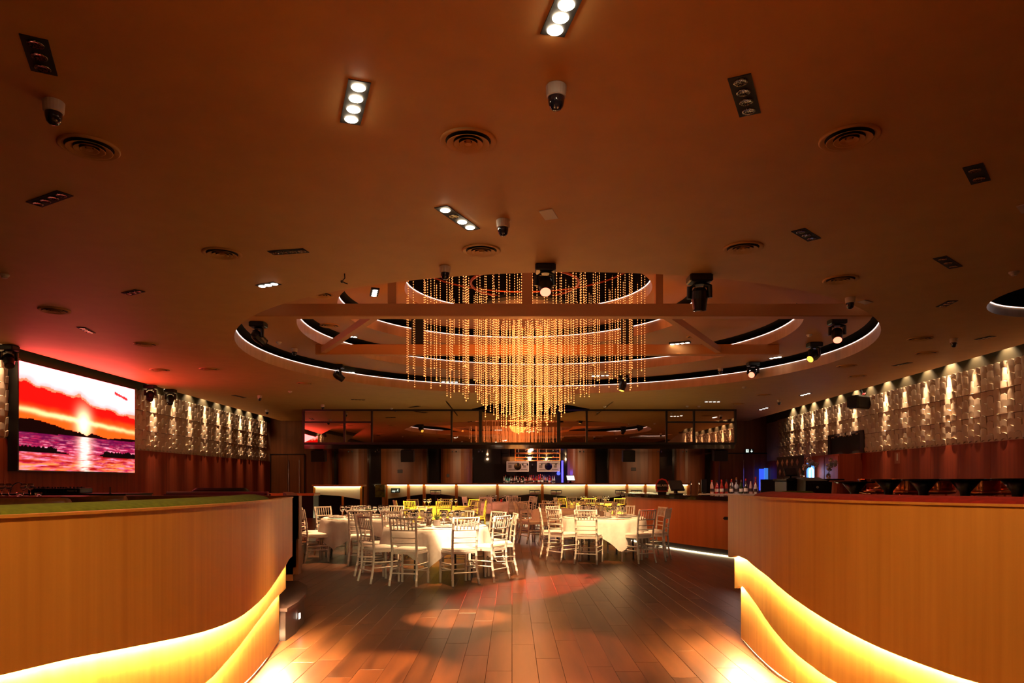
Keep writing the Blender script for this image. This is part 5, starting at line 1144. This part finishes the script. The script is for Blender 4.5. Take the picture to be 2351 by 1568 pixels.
t = thing('lounge_table', 'high brown lounge table carrying the brandy glasses', 'table', (-5.25, 7.1, ps)); mb = MB(); mb.bbox(-.75, .90, -.3, .3, .885, .925, .01); part('tabletop', mb, M_WALLWOOD, t); mb = MB(); mb.lathe([(.22, 0), (.04, .05), (.04, .885)], 14); part('pedestal', mb, M_BLACK, t)
for k, (px, l) in enumerate(((4, 'cut by the left picture edge'), (20, 'second from the left'), (54, 'third from the left'), (70, 'rightmost of four'))):
    g = copy_tree(GLASS0); g.location = (X_at(px, 7.0 + .1 * (k % 2)), 7.0 + .1 * (k % 2), 1.2555); g.scale = (.72, .72, .58); tag(g, 'brandy glass on the high lounge table, ' + l, 'glass', 'brandy glasses')
for k, px in enumerate((45, 88)):
    mb = MB(); mb.lathe([(.028, 0), (.032, .035), (.029, .034), (.026, .006)], 14, cap1=False); o = part('ashtray', mb, M_GLASS, None, True, (X_at(px, 6.95), 6.95, 1.2555)); tag(o, 'low glass tumbler on the lounge table, %s one' % ('left', 'right')[k], 'glass', 'low tumblers')
dj = thing('dj_desk', 'matt black DJ desk below the video screen', 'desk'); yj = 11.0
mb = MB(); mb.box(X_at(-40, yj), X_at(289, yj), yj, yj + .8, ps, 1.19); part('front', mb, M_DARK, dj); mb = MB(); mb.box(X_at(-42, yj), X_at(290, yj), yj - .02, yj + .82, 1.19, 1.21); part('top', mb, M_DARK, dj)
def deck(px0, px1, h, lab, knobs, txt=None):
    x0, x1 = X_at(px0, yj + .3), X_at(px1, yj + .3); t = thing('dj_player', lab, 'DJ player', ((x0 + x1) / 2, yj + .3, 1.21)); w = x1 - x0; mb = MB(); mb.bbox(-w / 2, w / 2, -.15, .2, 0, h, .01); part('casing', mb, M_BLACK, t)
    for k in range(knobs): mb = MB(); mb.lathe([(.014, h), (.012, h + .02)], 8, (-w / 2 + w * (k + .5) / knobs, -.05, 0)); part('knob', mb, M_DARK, t)
    mb = MB(); mb.lathe([(.07, h), (.068, h + .012)], 16, (0, .06, 0)); part('platter', mb, M_DARK, t)
    if txt: text('lettering', txt, .035, M_SIGNW, t, (0, -.153, h * .5), (PI / 2, 0, 0), .001)
deck(78, 120, .085, 'black DJ player at left on the desk', 4); deck(122, 160, .08, 'black DJ mixer in the middle of the desk', 6); deck(162, 196, .085, 'black DJ player at right on the desk', 4, 'Pioneer DJ')
t = thing('gooseneck_lamp', 'bent black gooseneck lamp at the left of the DJ desk', 'lamp', (X_at(22, yj + .4), yj + .4, 1.21)); mb = MB(); mb.tube(spline([(0, 0, 0), (.05, 0, .12), (.14, 0, .17), (.22, 0, .14)], 6), .008, 6); part('arm', mb, M_BLACK, t); mb = MB(); mb.tube([(.20, 0, .135), (.42, 0, .09)], [.022, .012], 8); part('head', mb, M_BLACK, t)
t = thing('desk_antenna', 'short black antenna standing on the DJ desk', 'antenna', (X_at(253, yj + .2), yj + .2, 1.21)); mb = MB(); mb.tube([(0, 0, 0), (0, 0, .10)], .008, 6); part('rod', mb, M_BLACK, t); mb = MB(); mb.lathe([(.02, 0), (.012, .012)], 8); part('base', mb, M_BLACK, t)
# burgundy banquette and black bench further back
t = thing('banquette', 'tufted burgundy banquette behind the dark booth end', 'sofa', (X_at(500, 10.4), 10.4, 0)); o = tufted('backrest', 1.45, ps, 1.215, .25, 14, M_PURPLE, t); mb = MB(); mb.tube([(-.73, 0, 1.20), (.73, 0, 1.20)], .055, 10); part('top_roll', mb, M_PURPLE, t, True)
mb = MB(); mb.bbox(-.72, .72, .14, .7, ps, .75, .04); part('seat', mb, M_PURPLE, t)
t = thing('black_bench', 'long black padded bench back beyond the banquette', 'bench', (X_at(507, 14.0), 14.0, 0)); mb = MB(); mb.bbox(-.53, .53, -.15, .15, ps, 1.275, .06); part('backrest', mb, M_DARK, t, True); mb = MB(); mb.bbox(-.53, .53, .15, .65, ps, .8, .04); part('seat', mb, M_DARK, t)
# fallback: prototypes not placed
for proto, used in ((CHAIR0, CHAIR_USED), (GLASS0, GLASS_USED)): pass
